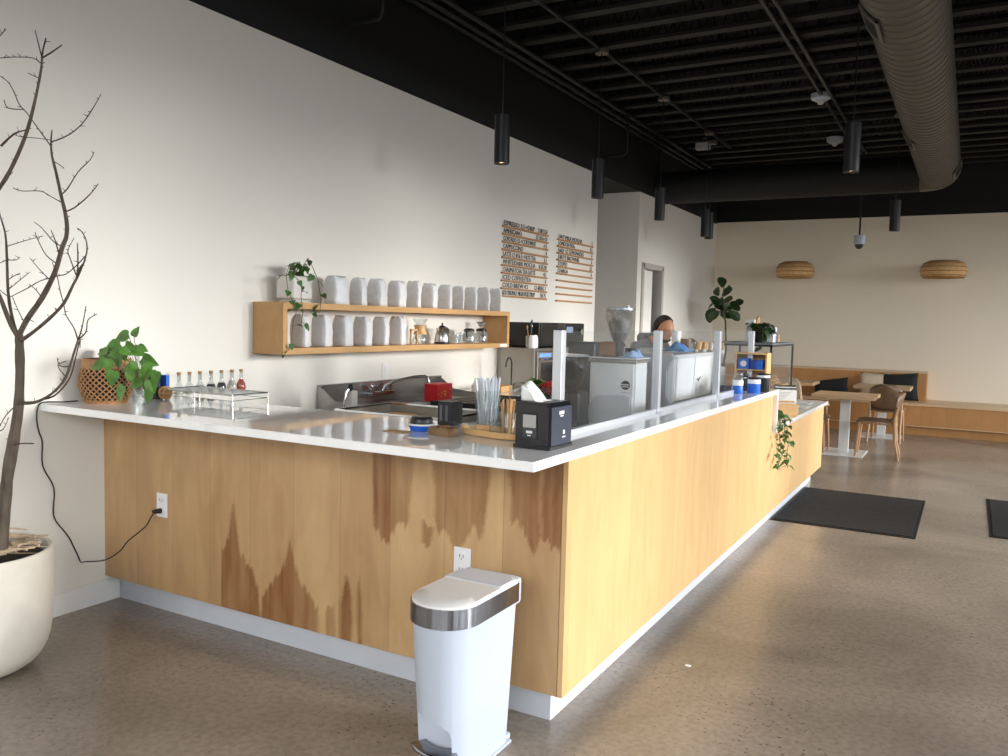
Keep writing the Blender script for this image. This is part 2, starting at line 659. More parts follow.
# far part of the left wall with its door opening
d0, d1, dz = 10.47, 11.30, 2.29
wl = MB().box((-0.15, GY, 0), (0, d0, LZ)).box((-0.15, d1, 0), (0, FY, LZ)).box((-0.15, d0, dz), (0, d1, LZ))
struct('wall_left_rear', wl, white_wall)
struct('wall_recess', MB().box((-1.6, GY, 0), (-0.15, GY + 0.12, LZ)), grey_wall)
struct('wall_recess_return', MB().box((-1.6, LY - 0.12, 0), (-0.15, LY, LZ)), grey_wall)
struct('wall_corridor', MB().box((-1.75, LY - 0.12, 0), (-1.6, FY, LZ)), grey_wall)
struct('trim_1', MB().box((-0.15, BY, LZ), (0.004, FY, CZ)), black_paint)
struct('trim_2', MB().box((-1.6, LY - 0.12, LZ), (-0.15, FY, LZ + 0.08)), black_paint)
struct('wall_back', MB().box((-0.15, FY, 0), (RX + 0.15, FY + 0.15, 3.225)), warm_wall)
struct('trim_3', MB().box((0.004, FY - 0.004, 3.225), (RX + 0.15, FY + 0.15, CZ)), black_paint)
# storefront on the right and glazing behind the camera: openings with piers and headers
wr = MB().box((RX, BY, 3.0), (RX + 0.15, FY, CZ)).box((RX, BY, 0), (RX + 0.15, FY, 0.3))
ys = [BY] + [v for ab in BAYS for v in ab] + [FY]
for i in range(0, len(ys), 2):
    wr.box((RX, ys[i], 0.3), (RX + 0.15, ys[i + 1], 3.0))
struct('wall_right', wr, white_wall)
struct('wall_front', MB().box((-0.15, BY - 0.15, 0), (0.7, BY, CZ)).box((7.1, BY - 0.15, 0), (RX + 0.15, BY, CZ))
       .box((0.7, BY - 0.15, 4.1), (7.1, BY, CZ)).box((0.7, BY - 0.15, 0), (7.1, BY, 0.35)), white_wall)
for i, (a, b) in enumerate(BAYS):
    fr = MB()
    for (p, q) in ((a, a + 0.05), (b - 0.05, b), ((a + b) / 2 - 0.025, (a + b) / 2 + 0.025)):
        fr.box((RX + 0.03, p, 0.3), (RX + 0.1, q, 3.0))
    fr.box((RX + 0.03, a, 0.3), (RX + 0.1, b, 0.35)).box((RX + 0.03, a, 2.3), (RX + 0.1, b, 2.35)).box((RX + 0.03, a, 2.95), (RX + 0.1, b, 3.0))
    struct('window_%d' % (i + 1), fr, black_metal)
fr = MB()
for x in (0.7, 2.3, 3.88, 5.46, 7.04):
    fr.box((x, BY - 0.11, 0.35), (x + 0.06, BY - 0.04, 4.1))
fr.box((0.7, BY - 0.11, 0.35), (7.1, BY - 0.04, 0.4)).box((0.7, BY - 0.11, 2.9), (7.1, BY - 0.04, 2.95)).box((0.7, BY - 0.11, 4.05), (7.1, BY - 0.04, 4.1))
struct('window_7', fr, black_metal)  # unseen; opening made tall so more sky light reaches the worktop
struct('baseboard_left', MB().box((0, BY, 0), (0.012, 2.734, 0.105)).box((0, BY, 0.105), (0.007, 2.734, 0.112)), white_trim)
struct('baseboard_left_rear', MB().box((0, 11.36, 0), (0.012, FY, 0.1)), white_trim)
# door with frame, seen ajar
fr = MB().box((-0.15, d0, 0), (0.02, d0 + 0.05, dz)).box((-0.15, d1 - 0.05, 0), (0.02, d1, dz)).box((-0.15, d0, dz - 0.05), (0.02, d1, dz))
fr.box((0, d0 - 0.02, 0), (0.02, d0, dz + 0.02)).box((0, d1, 0), (0.02, d1 + 0.02, dz + 0.02)).box((0, d0 - 0.02, dz), (0.02, d1 + 0.02, dz + 0.02))
struct('trim_4', fr, mat('door_frame_grey', (186, 182, 176), 0.5, var=0.01))
dm = MB().box((0, 0, 0.01), (0.04, 0.60, dz - 0.06), 0.003)
dd = dm.build('door_1', white_trim)
dd['kind'] = 'structure'
dd.location = (-0.10, d0 + 0.05, 0)
dd.rotation_euler = (0, 0, R_(2))
MB().cone((0.04, 0.53, 1.0), (0.09, 0.53, 1.0), 0.012).cone((0.085, 0.53, 1.0), (0.085, 0.43, 1.0), 0.009).build('door_handle', chrome, dd)
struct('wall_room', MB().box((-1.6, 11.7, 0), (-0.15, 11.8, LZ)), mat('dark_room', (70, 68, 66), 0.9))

# open-web ceiling joists
JZ = 3.9
JN = None
k = 0
y = -2.3
yy = 6.49 - 0.397 * 22
while yy < FY - 0.1:
    if yy > 0.2:
        if JN is None:
            JN = thing('ceiling_joist', 'black painted open-web ceiling joist running across the café', 'joist', (0, yy, JZ), 0, 'ceiling joists')
            x0, x1 = 0.01, RX - 0.01
            MB().box((x0, -0.05, 0), (x1, 0.05, 0.03)).build('bottom_chord', joist_black, JN)
            MB().box((x0, -0.055, 0.42), (x1, 0.055, 0.46)).build('top_chord', deck_black, JN)
            mb = MB()
            n = 26
            wp = []
            for i in range(n):
                wp += [(x0 + (x1 - x0) * i / n, 0, 0.02), (x0 + (x1 - x0) * (i + 0.5) / n, 0, 0.43)]
            wp.append((x1, 0, 0.02))
            for p_, q_ in zip(wp, wp[1:]):
                mb.cone(p_, q_, 0.007, n=5)
            mb.build('web', deck_black, JN)
        else:
            dup(JN, (0, yy, JZ))
    yy += 0.397

# ---------------------------------------------------------------- ducts
DR = 0.215
DX, DZc, DY = 3.41, 3.36, 10.93


def spiral_duct(mb, y0, y1, x, z, r, pitch=0.115, n=40):
    prof = []
    yy = y0
    while yy < y1:
        for dy, dr in ((0, 0), (pitch * 0.86, 0), (pitch * 0.90, 0.007), (pitch * 0.97, 0.007)):
            prof.append((min(yy + dy, y1), r + dr))
        yy += pitch
    rings = []
    for py_, pr in prof:
        rings.append([mb.bm.verts.new((x + pr * math.cos(2 * PI * j / n), py_, z + pr * math.sin(2 * PI * j / n))) for j in range(n)])
    for a, b in zip(rings, rings[1:]):
        for j in range(n):
            mb.bm.faces.new((a[j], a[(j + 1) % n], b[(j + 1) % n], b[j]))
    return mb


dt = thing('spiral_duct', 'thick grey ribbed spiral air duct running along the ceiling toward the far wall', 'duct', (DX, 2.2, DZc))
spiral_duct(MB(), 2.4 - 2.2, DY - 0.05 - 2.2, 0, 0, DR).build('pipe', duct_mat, dt, smooth=True)
mb = MB()      # rounded end turning into the cross duct
pts = []
for i in range(9):
    a = i / 8 * PI / 2
    pts.append((-0.20 + 0.20 * math.cos(a), DY - 0.05 - 2.2 + 0.20 * math.sin(a), 0))
mb.tube(pts, DR, n=40)
mb.build('elbow', duct_mat, dt, smooth=True)


def duct_grille(parent, ang, y, L=0.36, w=0.17):
    """curved register hugging the duct; ang measured from straight down toward +X"""
    f = MB()
    hw = w / 2 / DR
    for (a0, a1, y0, y1) in ((-hw, hw, 0, 0.03), (-hw, hw, L - 0.03, L), (-hw, -hw + 0.1, 0, L), (hw - 0.1, hw, 0, L)):
        rr = DR + 0.014

        def fn(u, v, a0=a0, a1=a1, y0=y0, y1=y1):
            a = ang + a0 + (a1 - a0) * u
            return (rr * math.sin(a), y + y0 + (y1 - y0) * v, -rr * math.cos(a))
        f.grid(fn, 6, 1)
    g = f.build('grille_frame', duct_mat, parent, solid=0.012)
    s = MB()
    for k in range(8):
        a = ang - hw + 0.12 + (2 * hw - 0.24) * k / 7
        rr = DR + 0.011
        s.box((-0.003, y + 0.03, -0.004), (0.003, y + L - 0.03, 0.004))
        for v in s.bm.verts[-8:] if False else []:
            pass
    s.bm.free()
    s = MB()

    def fn2(u, v):
        a = ang + (-hw + 0.1) + (2 * hw - 0.2) * u
        return ((DR + 0.010) * math.sin(a), y + 0.03 + (L - 0.06) * v, -(DR + 0.010) * math.cos(a))
    s.grid(fn2, 6, 1)
    s.build('grille', deck_black, g, solid=0.004)


duct_grille(dt, R_(-52), 5.0 - 2.2)
duct_grille(dt, R_(-52), 8.3 - 2.2)
duct_grille(dt, R_(66), 10.2 - 2.2, 0.42)
ct = thing('cross_duct', 'dark horizontal air duct spanning from left wall to the ribbed duct', 'duct', (0, DY + 0.15, DZc))
MB().cone((0.0, 0, 0), (DX - 0.20, 0, 0), DR, n=40).build('pipe', cross_duct_mat, ct, smooth=True)
MB().cone((0.005, 0, 0), (0.02, 0, 0), DR + 0.03, n=40).build('collar', cross_duct_mat, ct, smooth=True)

# ---------------------------------------------------------------- conduits under the joists
cz_ = 3.86


def pipe(name, label, pts, r, m=black_metal, cat='conduit', group=None):
    o = MB().tube(pts, r, n=8).build(name, m, smooth=True)
    return tag(o, label, cat, group)


pipe('conduit', 'thin black conduit carrying the row of counter pendant lights', [(0.91, 0.3, cz_), (0.91, 11.2, cz_)], 0.016)
q = [onz(762, 0, cz_), onz(772, 0, cz_)]
xs = (q[0].x, q[1].x)
pipe('conduit', 'left one of two parallel black pipes beside the ribbed duct', [(xs[0], 0.3, cz_), (xs[0], 12.2, cz_)], 0.02)
pipe('conduit', 'right one of two parallel black pipes beside the ribbed duct', [(xs[1] + 0.02, 0.3, cz_), (xs[1] + 0.02, 12.2, cz_)], 0.02)
for i, (x, lab) in enumerate(((0.30, 'black pipe of the wall bundle, outermost from the wall'), (0.19, 'black pipe of the wall bundle, in the middle'), (0.10, 'black pipe of the wall bundle, closest to the wall'))):
    pipe('conduit', lab, [(x, 0.3, cz_ - 0.01 * i), (x, 13.2, cz_ - 0.01 * i)], 0.022)
# drops that turn to the wall
for (px, py, qx, qy, rx, ry, lab) in ((383, 16, 380, 17, 322, 29, 'bent black pipe dropping to the near upper black wall band'), (628, 128, 627, 155, 596, 158, 'bent black pipe beside the second counter pendant')):
    a = onx(px, py, 0.30)
    a.z = cz_
    b = Vector((0.30, a.y, onx(qx, qy, 0.30).z))
    c = Vector((0.02, a.y - 0.02, b.z))
    pts = [a, b + Vector((0, 0, 0.05)), b + Vector((-0.015, 0, 0.015)), b + Vector((-0.05, 0, 0)), c]
    pipe('pipe_drop', lab, pts, 0.014, cat='pipe')

# ---------------------------------------------------------------- cylinder pendants
glow = mat('lamp_glow', (255, 220, 170), 0.5, emit=(255, 214, 160), estr=6.0)


def pendant(x, y, zb, label, L=0.333, cz=cz_):
    t = thing('cylinder_pendant', label, 'pendant light', (x, y, zb), 0, 'black cylinder pendants')
    r = 0.054
    MB().lathe([(r - 0.006, 0.0), (r, 0.0), (r, L), (0.0, L), ], n=28).lathe([(r - 0.006, 0.0), (r - 0.012, 0.04), (0.0, 0.04)], n=28).build('lamp_housing', black_metal, t, smooth=True)
    MB().cone((0, 0, 0.012), (0, 0, 0.03), 0.024, 0.03, n=16).build('bulb', glow, t)
    sl = bpy.data.lights.new('pendant_beam', 'SPOT')
    sl.energy = 34
    sl.spot_size = R_(95)
    sl.spot_blend = 0.7
    sl.shadow_soft_size = 0.03
    sl.color = (1.0, 0.86, 0.70)
    so_ = bpy.data.objects.new('pendant_beam', sl)
    COL.objects.link(so_)
    so_.parent = t
    so_.location = (0, 0, 0.005)
    MB().cone((0, 0, L), (0, 0, cz - zb - 0.02), 0.005, n=6).build('cord', black_metal, t)
    MB().cone((0, 0, cz - zb - 0.035), (0, 0, cz - zb - 0.005), 0.06, n=20).build('canopy', mat('canopy_steel', (120, 112, 100), 0.4, 0.6), t)
    return t


PB = 2.59
for y_, lab in ((5.09, 'nearest of the black cylinder pendants hanging over the counter aisle'), (6.79, 'black cylinder pendant hanging second from the camera over the counter aisle'),
                (8.45, 'black cylinder pendant hanging third from the camera over the counter aisle'), (10.16, 'farthest large black cylinder pendant over the counter aisle'),
                ):
    pendant(0.91, y_, PB, lab)
pendant(0.80, 10.72, 2.62, 'black cylinder pendant mostly hidden behind the farthest aisle one')
pendant(3.04, 6.27, PB, 'large black cylinder pendant hanging left of the ribbed duct')
pendant(3.03, 10.14, PB, 'small distant black cylinder pendant below the elbow of the ribbed duct')
for (px, py, lab) in ((821, 97, 'white round smoke detector on the ceiling, nearer one'), (835, 140, 'white round smoke detector on the ceiling partly behind the right pendant')):
    p = onz(px, py, 3.85)
    t = thing('smoke_detector', lab, 'smoke detector', (p.x, p.y, 3.83))
    MB().lathe([(0, -0.03), (0.05, -0.025), (0.095, 0.0), (0.10, 0.03), (0.10, 0.05), (0, 0.05)], n=24).build('housing', white_plastic, t, smooth=True)
    MB().lathe([(0, -0.06), (0.025, -0.052), (0.035, -0.03), (0.03, -0.02)], n=16).build('sensor', ceramic, t, smooth=True)
p = onz(703, 146, 3.8)
t = thing('ceiling_sensor', 'small grey box sensor with bracket under the ceiling joists', 'sensor', tuple(p))
MB().box((-0.09, -0.05, -0.05), (0.09, 0.05, 0.04), 0.012).build('housing', mat('grey_plastic', (170, 172, 176), 0.4), t)
MB().cone((0.03, 0, 0.04), (0.03, 0, 0.11), 0.01).cone((0.03, 0, 0.095), (0.03, 0, 0.11), 0.05, n=16).build('bracket', chrome, t)
p = ony(859, 246, 12.0)
t = thing('dome_camera', 'white dome camera hanging on a thin rod before the far wall', 'camera', (p.x, 12.0, p.z))
MB().lathe([(0.0, 0.14), (0.065, 0.14), (0.07, 0.12), (0.07, 0.03), (0.055, 0.02)], n=24).build('housing', white_plastic, t, smooth=True)
MB().lathe([(0.055, 0.03), (0.05, -0.01), (0.03, -0.035), (0, -0.045)], n=24).build('dome', dark_plastic, t, smooth=True)
MB().cone((0, 0, 0.14), (0, 0, JZ - p.z), 0.012, n=8).build('rod', black_metal, t)
# rattan shades over the bench
for (px, py, w, lab) in ((795, 270, 0.56, 'left woven rattan lampshade in front of the far wall'), (943.5, 269.5, 0.60, 'right woven rattan lampshade in front of the far wall')):
    p = ony(px, py, 13.5)
    t = thing('rattan_lamp', lab, 'lamp', tuple(p))
    r = w / 2
    mb = MB()
    prof = [(0.42 * r, 0.125), (0.62 * r, 0.12), (0.85 * r, 0.085), (0.97 * r, 0.03), (1.0 * r, -0.03), (0.94 * r, -0.09), (0.88 * r, -0.115)]
    mb.lathe(prof, n=40)
    mb.build('lamp_shade', rattan_mat, t, smooth=True, solid=0.012)
    mb = MB()
    for (rr, zz) in prof[::1]:
        mb.lathe([(rr + 0.006, zz - 0.006), (rr + 0.012, zz), (rr + 0.006, zz + 0.006), (rr, zz)], n=36, close=True)
    mb.build('woven_hoops', wicker, t, smooth=True)
    MB().sph((0, 0, 0.0), 0.05).build('bulb', ceramic, t, smooth=True)
    MB().cone((0, 0, 0.04), (0, 0, 0.13), 0.02).box((-0.44 * r, -0.008, 0.115), (0.44 * r, 0.008, 0.13)).build('lamp_holder', wicker, t)
    MB().tube([(0, 0, 0.125), (0, 0.2, 0.115), (0, FY - 13.5 - 0.01, 0.05)], 0.006, n=6).cone((0, FY - 13.52, 0.05), (0, FY - 13.5, 0.05), 0.05, n=20).build('wall_arm', white_trim, t)

# ================================================================ SERVICE COUNTER
WF = 2.66        # y of the front panel face
WX = 2.61        # x of the side panel face
KX, KY = 2.53, 2.735
TZ0, TZ = 1.017, 1.050
EY = 6.17        # end of the high worktop
LE = 8.62        # end of the low counter
ZB = 0.135       # underside of the wood panels

ctr = thing('service_counter', 'long L-shaped birch veneer café counter with white plinth', 'counter', (1.3, 2.7, 0))
OX, OY = 1.3, 2.7


def cb(mb, a, b, bev=0.0):
    return mb.box((a[0] - OX, a[1] - OY, a[2]), (b[0] - OX, b[1] - OY, b[2]), bev)


# front panel with heartwood mask
def PXx(px, py=520):
    return ony(px, py, WF).x


def PZz(px, py):
    return ony(px, py, WF).z


# polygons (photo pixels on the panel plane) outlining the dark heartwood figure
FL = [
    [(233, 500), (236.5, 525), (240, 553), (246, 562), (252, 570), (258, 590), (262, 640), (221.5, 640), (221.5, 551), (228, 540)],
    [(289.5, 542), (293, 556), (296, 569), (302, 585), (310, 596), (318, 612), (319, 660), (262, 660), (262, 597), (270, 586), (280, 572), (284, 565)],
    [(348, 572), (351, 590), (352, 612), (351, 670), (338, 670), (340, 606), (344, 586)],
    [(358.5, 578), (361, 596), (362, 670), (358, 670), (357, 600)],
    [(326, 606), (334, 604), (336, 670), (326, 670)],
    [(373, 440), (386, 440), (386, 538), (383, 541), (378, 532), (373, 524)],
    [(386, 440), (416, 440), (413, 475), (411, 500), (408, 530), (403, 522), (396, 528), (388, 540), (386, 538)],
    [(430, 440), (460, 440), (460, 548), (454, 548), (447, 530), (440, 536), (434, 520), (434, 490)],
    [(460, 440), (492, 440), (490, 480), (485, 520), (481, 538), (474, 526), (466, 540), (460, 548)],
    [(506, 440), (540, 440), (540, 540), (534, 551), (527, 540), (518, 524), (511, 526), (512, 500), (509, 480)],
    [(545, 440), (564, 440), (563, 545), (555, 551), (547, 540), (541, 540), (541, 500)],
    [(422, 520), (434, 532), (430, 548), (422, 545)],
]
FLW = [[(PXx(a, b), PZz(a, b)) for a, b in P] for P in FL]


def inside(P, x, z):
    c = False
    n = len(P)
    j = n - 1
    for i in range(n):
        if (P[i][1] > z) != (P[j][1] > z) and x < (P[j][0] - P[i][0]) * (z - P[i][1]) / (P[j][1] - P[i][1]) + P[i][0]:
            c = not c
        j = i
    return c


me = bpy.data.meshes.new('front_panel')
nx, nz = 330, 110
vs, fs, ht = [], [], []
rr = random.Random(3)
jag = [rr.uniform(-1, 1) for _ in range(nx + 1)]
jag = [(jag[i] + 0.6 * jag[i - 1]) * 0.016 for i in range(nx + 1)]
for i in range(nx + 1):
    for j in range(nz + 1):
        x = (WX - 0.02) * i / nx
        z = ZB + (TZ0 - ZB) * j / nz
        vs.append((x - OX, WF - OY, z))
        h = 0.0
        w = 0.0
        for dx in (-0.006, 0, 0.006):
            if any(inside(P, x + dx, z + jag[i]) for P in FLW):
                h += 1 / 3
        ht.append(h)
for i in range(nx):
    for j in range(nz):
        a = i * (nz + 1) + j
        fs.append((a, a + nz + 1, a + nz + 2, a + 1))
# back faces so the panel has thickness
b0 = len(vs)
X1 = WX - 0.02
for (x, z) in ((0, ZB), (X1, ZB), (X1, TZ0), (0, TZ0)):
    vs.append((x - OX, WF - OY, z))
    ht.append(0)
for (x, z) in ((0, ZB), (X1, ZB), (X1, TZ0), (0, TZ0)):
    vs.append((x - OX, WF + 0.02 - OY, z))
    ht.append(0)
fs += [(b0 + 4, b0 + 7, b0 + 6, b0 + 5)]
for k in range(4):
    l = (k + 1) % 4
    fs.append((b0 + k, b0 + 4 + k, b0 + 4 + l, b0 + l))
me.from_pydata(vs, [], fs)
at = me.attributes.new('heart', 'FLOAT', 'POINT')
at.data.foreach_set('value', ht)
me.materials.append(birch_front)
fp = bpy.data.objects.new('front_panel', me)
COL.objects.link(fp)
fp.parent = ctr
tag(fp, 'birch front panel with dark flame-shaped heartwood figure')

sd = MB()
prof = [(WF, ZB), (LE, ZB), (LE, 0.752), (6.19, 0.752), (6.19, TZ0), (WF, TZ0)]
sd.prism([(a - OY, b) for a, b in prof], WX - 0.022 - OX, WX - OX, 'X')
sd.build('side_panel', birch_side, ctr)
ep = MB()
cb(ep, (WX - 0.022, WF - 0.0, ZB), (WX - 0.0, WF + 0.002, TZ0))
ep.bm.free()
kb = MB()
cb(kb, (0.013, KY, 0), (KX, KY + 0.02, ZB + 0.03))
cb(kb, (KX - 0.02, KY + 0.02, 0), (KX, LE - 0.09, ZB + 0.03))
kb.build('kick_board', kick_white, ctr)
cs = MB()      # inner carcass so nothing shows hollow
cb(cs, (0.004, KY + 0.03, ZB), (WX - 0.03, 3.0, TZ0 - 0.002))
cb(cs, (2.37, 3.0, ZB), (WX - 0.03, 6.16, TZ0 - 0.002))
cb(cs, (1.66, 3.3, ZB), (2.37, 6.16, 0.85))
cb(cs, (1.72, 6.16, ZB), (WX - 0.03, LE - 0.01, 0.752))
cs.build('carcass', birch_side, ctr)

ic = MB().box((1.63, 3.05, 0.85), (2.36, 6.16, 0.88), 0.004)
tag(ic.build('inner_worktop', steel_dull), 'steel work surface behind the glass screens carrying the espresso machines', 'worktop')
wt = thing('worktop', 'white quartz L-shaped worktop with waterfall end on the counter', 'worktop', (1.3, 2.7, TZ0))
mb = MB()
poly = [(0.0, 2.33), (2.64, 2.33), (2.64, EY), (2.37, EY), (2.37, 3.03), (0.0, 3.03)]
mb.prism([(a - OX, b - OY) for a, b in poly], 0, TZ - TZ0, 'Z', 0.003)
mb.build('slab', quartz, wt)
MB().box((2.37 - OX, EY, -OY * 0), (2.64 - OX, EY, 0)).bm.free()
mb = MB().box((1.74 - OX, EY - 0.001 - OY, 0.735 - TZ0), (2.64 - OX, EY + 0.035 - OY, TZ - TZ0), 0.003)
mb.build('waterfall_end', quartz, wt)
mb = MB().box((1.70, EY + 0.036, 0.752), (2.645, LE + 0.03, 0.784), 0.003)
tag(mb.build('low_worktop', quartz), 'lower white quartz worktop at the far end of the counter', 'worktop')

# ---------------------------------------------------------------- outlets on the front panel


def outlet(x, z, label, w=0.075, h=0.118):
    t = thing('electrical_outlet', label, 'outlet', (x, WF, z))
    MB().box((-w / 2, -0.008, -h / 2), (w / 2, 0, h / 2), 0.003).build('cover_plate', socket_mat, t)
    for s in (-1, 1):
        p = [(0.019 * math.cos(a), s * 0.026 + 0.017 * math.sin(a)) for a in [2 * PI * i / 16 for i in range(16)]]
        o = MB().prism(p, -0.0115, -0.007, 'Y').build('socket', socket_mat, t)
        MB().box((-0.009, -0.0125, s * 0.026 - 0.004), (-0.0065, -0.011, s * 0.026 + 0.008)).box((0.0065, -0.0125, s * 0.026 - 0.004), (0.009, -0.011, s * 0.026 + 0.008)).box((-0.002, -0.0125, s * 0.026 - 0.011), (0.002, -0.011, s * 0.026 - 0.007)).build('slots', black_plastic, o)
    return t


outlet(0.448, 0.562, 'white wall outlet with a black plug near the left end of the counter')
outlet(2.175, 0.566, 'white empty outlet just above the trash can lid')
# cord: from basket along worktop, down the wall, up to the outlet
cpx = [(44, 404), (38, 408), (36.5, 420), (40, 436), (42, 443), (42.5, 466), (54, 488), (53.5, 516), (66, 532), (71, 536)]
pts = [onz(100, 399, TZ + 0.004), onz(62, 399, TZ + 0.004), onz(47, 401.5, TZ + 0.004)]
pts = [Vector((0.03, 2.50, TZ + 0.005)), Vector((0.035, 2.42, TZ + 0.006)), Vector((0.012, 2.34, TZ + 0.008))]
for (px, py) in [(38, 407), (36.8, 420), (39, 432), (42.4, 442), (42.8, 466), (54, 488), (53.8, 516), (65, 532), (71, 541), (80, 561)]:
    p = onx(px, py, 0.010)
    pts.append(p)
for (px, py, y_) in [(86, 561.5, 2.45), (105, 560, 2.5), (120, 551, 2.56), (128, 541, 2.6), (145, 527, 2.63), (151, 517, 2.635), (157, 509.5, 2.645)]:
    pts.append(ony(px, py, y_))
cp = []
for i in range(len(pts) - 1):        # catmull-rom
    p0, p1, p2, p3 = pts[max(i - 1, 0)], pts[i], pts[i + 1], pts[min(i + 2, len(pts) - 1)]
    for k in range(4):
        t_ = k / 4
        cp.append(0.5 * ((2 * p1) + (p2 - p0) * t_ + (2 * p0 - 5 * p1 + 4 * p2 - p3) * t_ ** 2 + (3 * p1 - p0 - 3 * p2 + p3) * t_ ** 3))
cp.append(pts[-1])
cp = [Vector((max(p.x, 0.006), p.y, p.z)) for p in cp]
cord = thing('power_cord', 'thin black power cord hanging down the white wall to the outlet', 'cord', (0.012, 2.34, TZ))
MB().tube([p - Vector((0.012, 2.34, TZ)) for p in cp], 0.0032, n=6).build('cable', black_plastic, cord, smooth=True)
e = Vector((0.448, WF - 0.012, 0.536)) - Vector((0.012, 2.34, TZ))
MB().cone(e, e + Vector((-0.01, -0.035, 0.0)), 0.013, 0.010).cone(e + Vector((-0.01, -0.035, 0)), pts[-1] - Vector((0.012, 2.34, TZ)), 0.008, 0.005).build('plug', black_plastic, cord, smooth=True)

# ================================================================ TRASH CAN
# slim step can, long axis pointing away from the counter toward the camera


def stadium(hw, hl, rf, n=14):
    """plan outline: rounded front (-y), flat-ish back (+y)"""
    p = []
    for i in range(n + 1):
        a = PI + PI * i / n
        p.append((hw * math.cos(a), -hl + rf + rf * math.sin(a)))
    rb = 0.035
    for (cx, cy, a0) in ((hw - rb, hl - rb, 0), (-hw + rb, hl - rb, PI / 2)):
        for i in range(6):
            a = a0 + PI / 2 * i / 5
            p.append((cx + rb * math.cos(a), cy + rb * math.sin(a)))
    return p


tc_ = thing('trash_can', 'slim white step trash can with steel rim in front of the counter', 'trash can', (2.378, 2.333, 0), 0)
mb = MB()
hts = [(0.0, 0.115, 0.215, 0.10), (0.60, 0.128, 0.235, 0.125)]
A = [(x, y + 0.014) for x, y in stadium(0.108, 0.192, 0.10)]
B = stadium(0.125, 0.232, 0.125)
ra = [mb.bm.verts.new((x, y, 0.012)) for x, y in A]
rb_ = [mb.bm.verts.new((x, y, 0.60)) for x, y in B]
n = len(A)
for i in range(n):
    mb.bm.faces.new((ra[i], ra[(i + 1) % n], rb_[(i + 1) % n], rb_[i]))
mb.bm.faces.new(ra[::-1])
mb.bm.faces.new(rb_)
body = mb.build('body', white_plastic, tc_, smooth=True)
# arched toe niche cut out of the front
cut = MB().prism([(-0.30, -0.02), (-0.30, 0.232), (-0.05, 0.224), (0.035, 0.208), (0.06, 0.190), (0.068, 0.16), (0.068, -0.02)], -0.30, -0.135, 'Y').build('cutter', white_plastic, tc_)
bo = body.modifiers.new('niche', 'BOOLEAN')
bo.operation = 'DIFFERENCE'
bo.object = cut
for m_ in list(body.modifiers):
    if m_.type == 'EDGE_SPLIT':
        body.modifiers.remove(m_)
bpy.context.view_layer.update()
me_b = bpy.data.meshes.new_from_object(body.evaluated_get(bpy.context.evaluated_depsgraph_get()))
body.modifiers.clear()
body.data = me_b
bpy.data.objects.remove(cut)
es_ = body.modifiers.new('es', 'EDGE_SPLIT')
es_.split_angle = R_(35)
mb = MB()
P0 = stadium(0.132, 0.242, 0.132)
r0 = [(0.582, 0.985), (0.582, 1.0), (0.655, 1.0), (0.655, 0.985)]
rings = []
for z, s in r0:
    rings.append([mb.bm.verts.new((x * s, y * s, z)) for x, y in P0])
for a, b in zip(rings, rings[1:]):
    for i in range(n):
        mb.bm.faces.new((a[i], a[(i + 1) % n], b[(i + 1) % n], b[i]))
mb.bm.faces.new(rings[0][::-1])
mb.bm.faces.new(rings[-1])
mb.build('steel_rim', steel_band, tc_, smooth=True)
mb = MB()
rings = []
for z, s, dy in ((0.655, 0.975, 0), (0.662, 0.97, 0), (0.668, 0.93, 0), (0.670, 0.6, 0)):
    rings.append([mb.bm.verts.new((x * s, y * s, z)) for x, y in P0])
for a, b in zip(rings, rings[1:]):
    for i in range(n):
        mb.bm.faces.new((a[i], a[(i + 1) % n], b[(i + 1) % n], b[i]))
mb.bm.faces.new(rings[0][::-1])
mb.bm.faces.new(rings[-1])
lid = mb.build('lid', mat('lid_white', (228, 226, 222), 0.3, var=0.01), tc_, smooth=True)
MB().prism([(x * 0.955, y * 0.955) for x, y in P0 if y > 0.05] + [(-0.12, 0.06), (0.12, 0.06)] if False else [(-0.122, 0.075), (0.122, 0.075), (0.122, 0.18), (0.08, 0.225), (-0.08, 0.225), (-0.122, 0.18)], 0.668, 0.6735, 'Z', 0.001).build('rear_lid_panel', mat('lid_grey', (204, 208, 214), 0.4, var=0.01), tc_)
MB().box((-0.122, 0.20, 0.56), (0.122, 0.262, 0.668), 0.014).box((-0.09, 0.262, 0.60), (0.09, 0.28, 0.66), 0.006).build('hinge_housing', white_plastic, tc_, smooth=True)
MB().box((-0.117, -0.10, 0), (0.117, 0.215, 0.014), 0.005).box((-0.10, 0.19, 0.0), (0.10, 0.24, 0.03), 0.01).build('base', white_plastic, tc_, smooth=True)
mb = MB()


def ped(u, v):
    a = -0.85 + 1.7 * u
    r = 0.075 + 0.055 * v
    return (1.05 * r * math.sin(a), -0.075 - r * math.cos(a) - 0.012, 0.095 + 0.012 * (1 - v))


mb.grid(ped, 14, 5)
mb.build('pedal', steel_band, tc_, smooth=True, solid=0.014)
tc_.scale = (0.92, 0.86, 0.89)
tag(MB().box((-0.012, -0.008, 0), (0.012, 0.008, 0.004), 0.001).build('paper_scrap', paper, loc=tuple(onz(688, 666, 0.0))), 'tiny white paper scrap on the floor beside the counter', 'paper scrap')

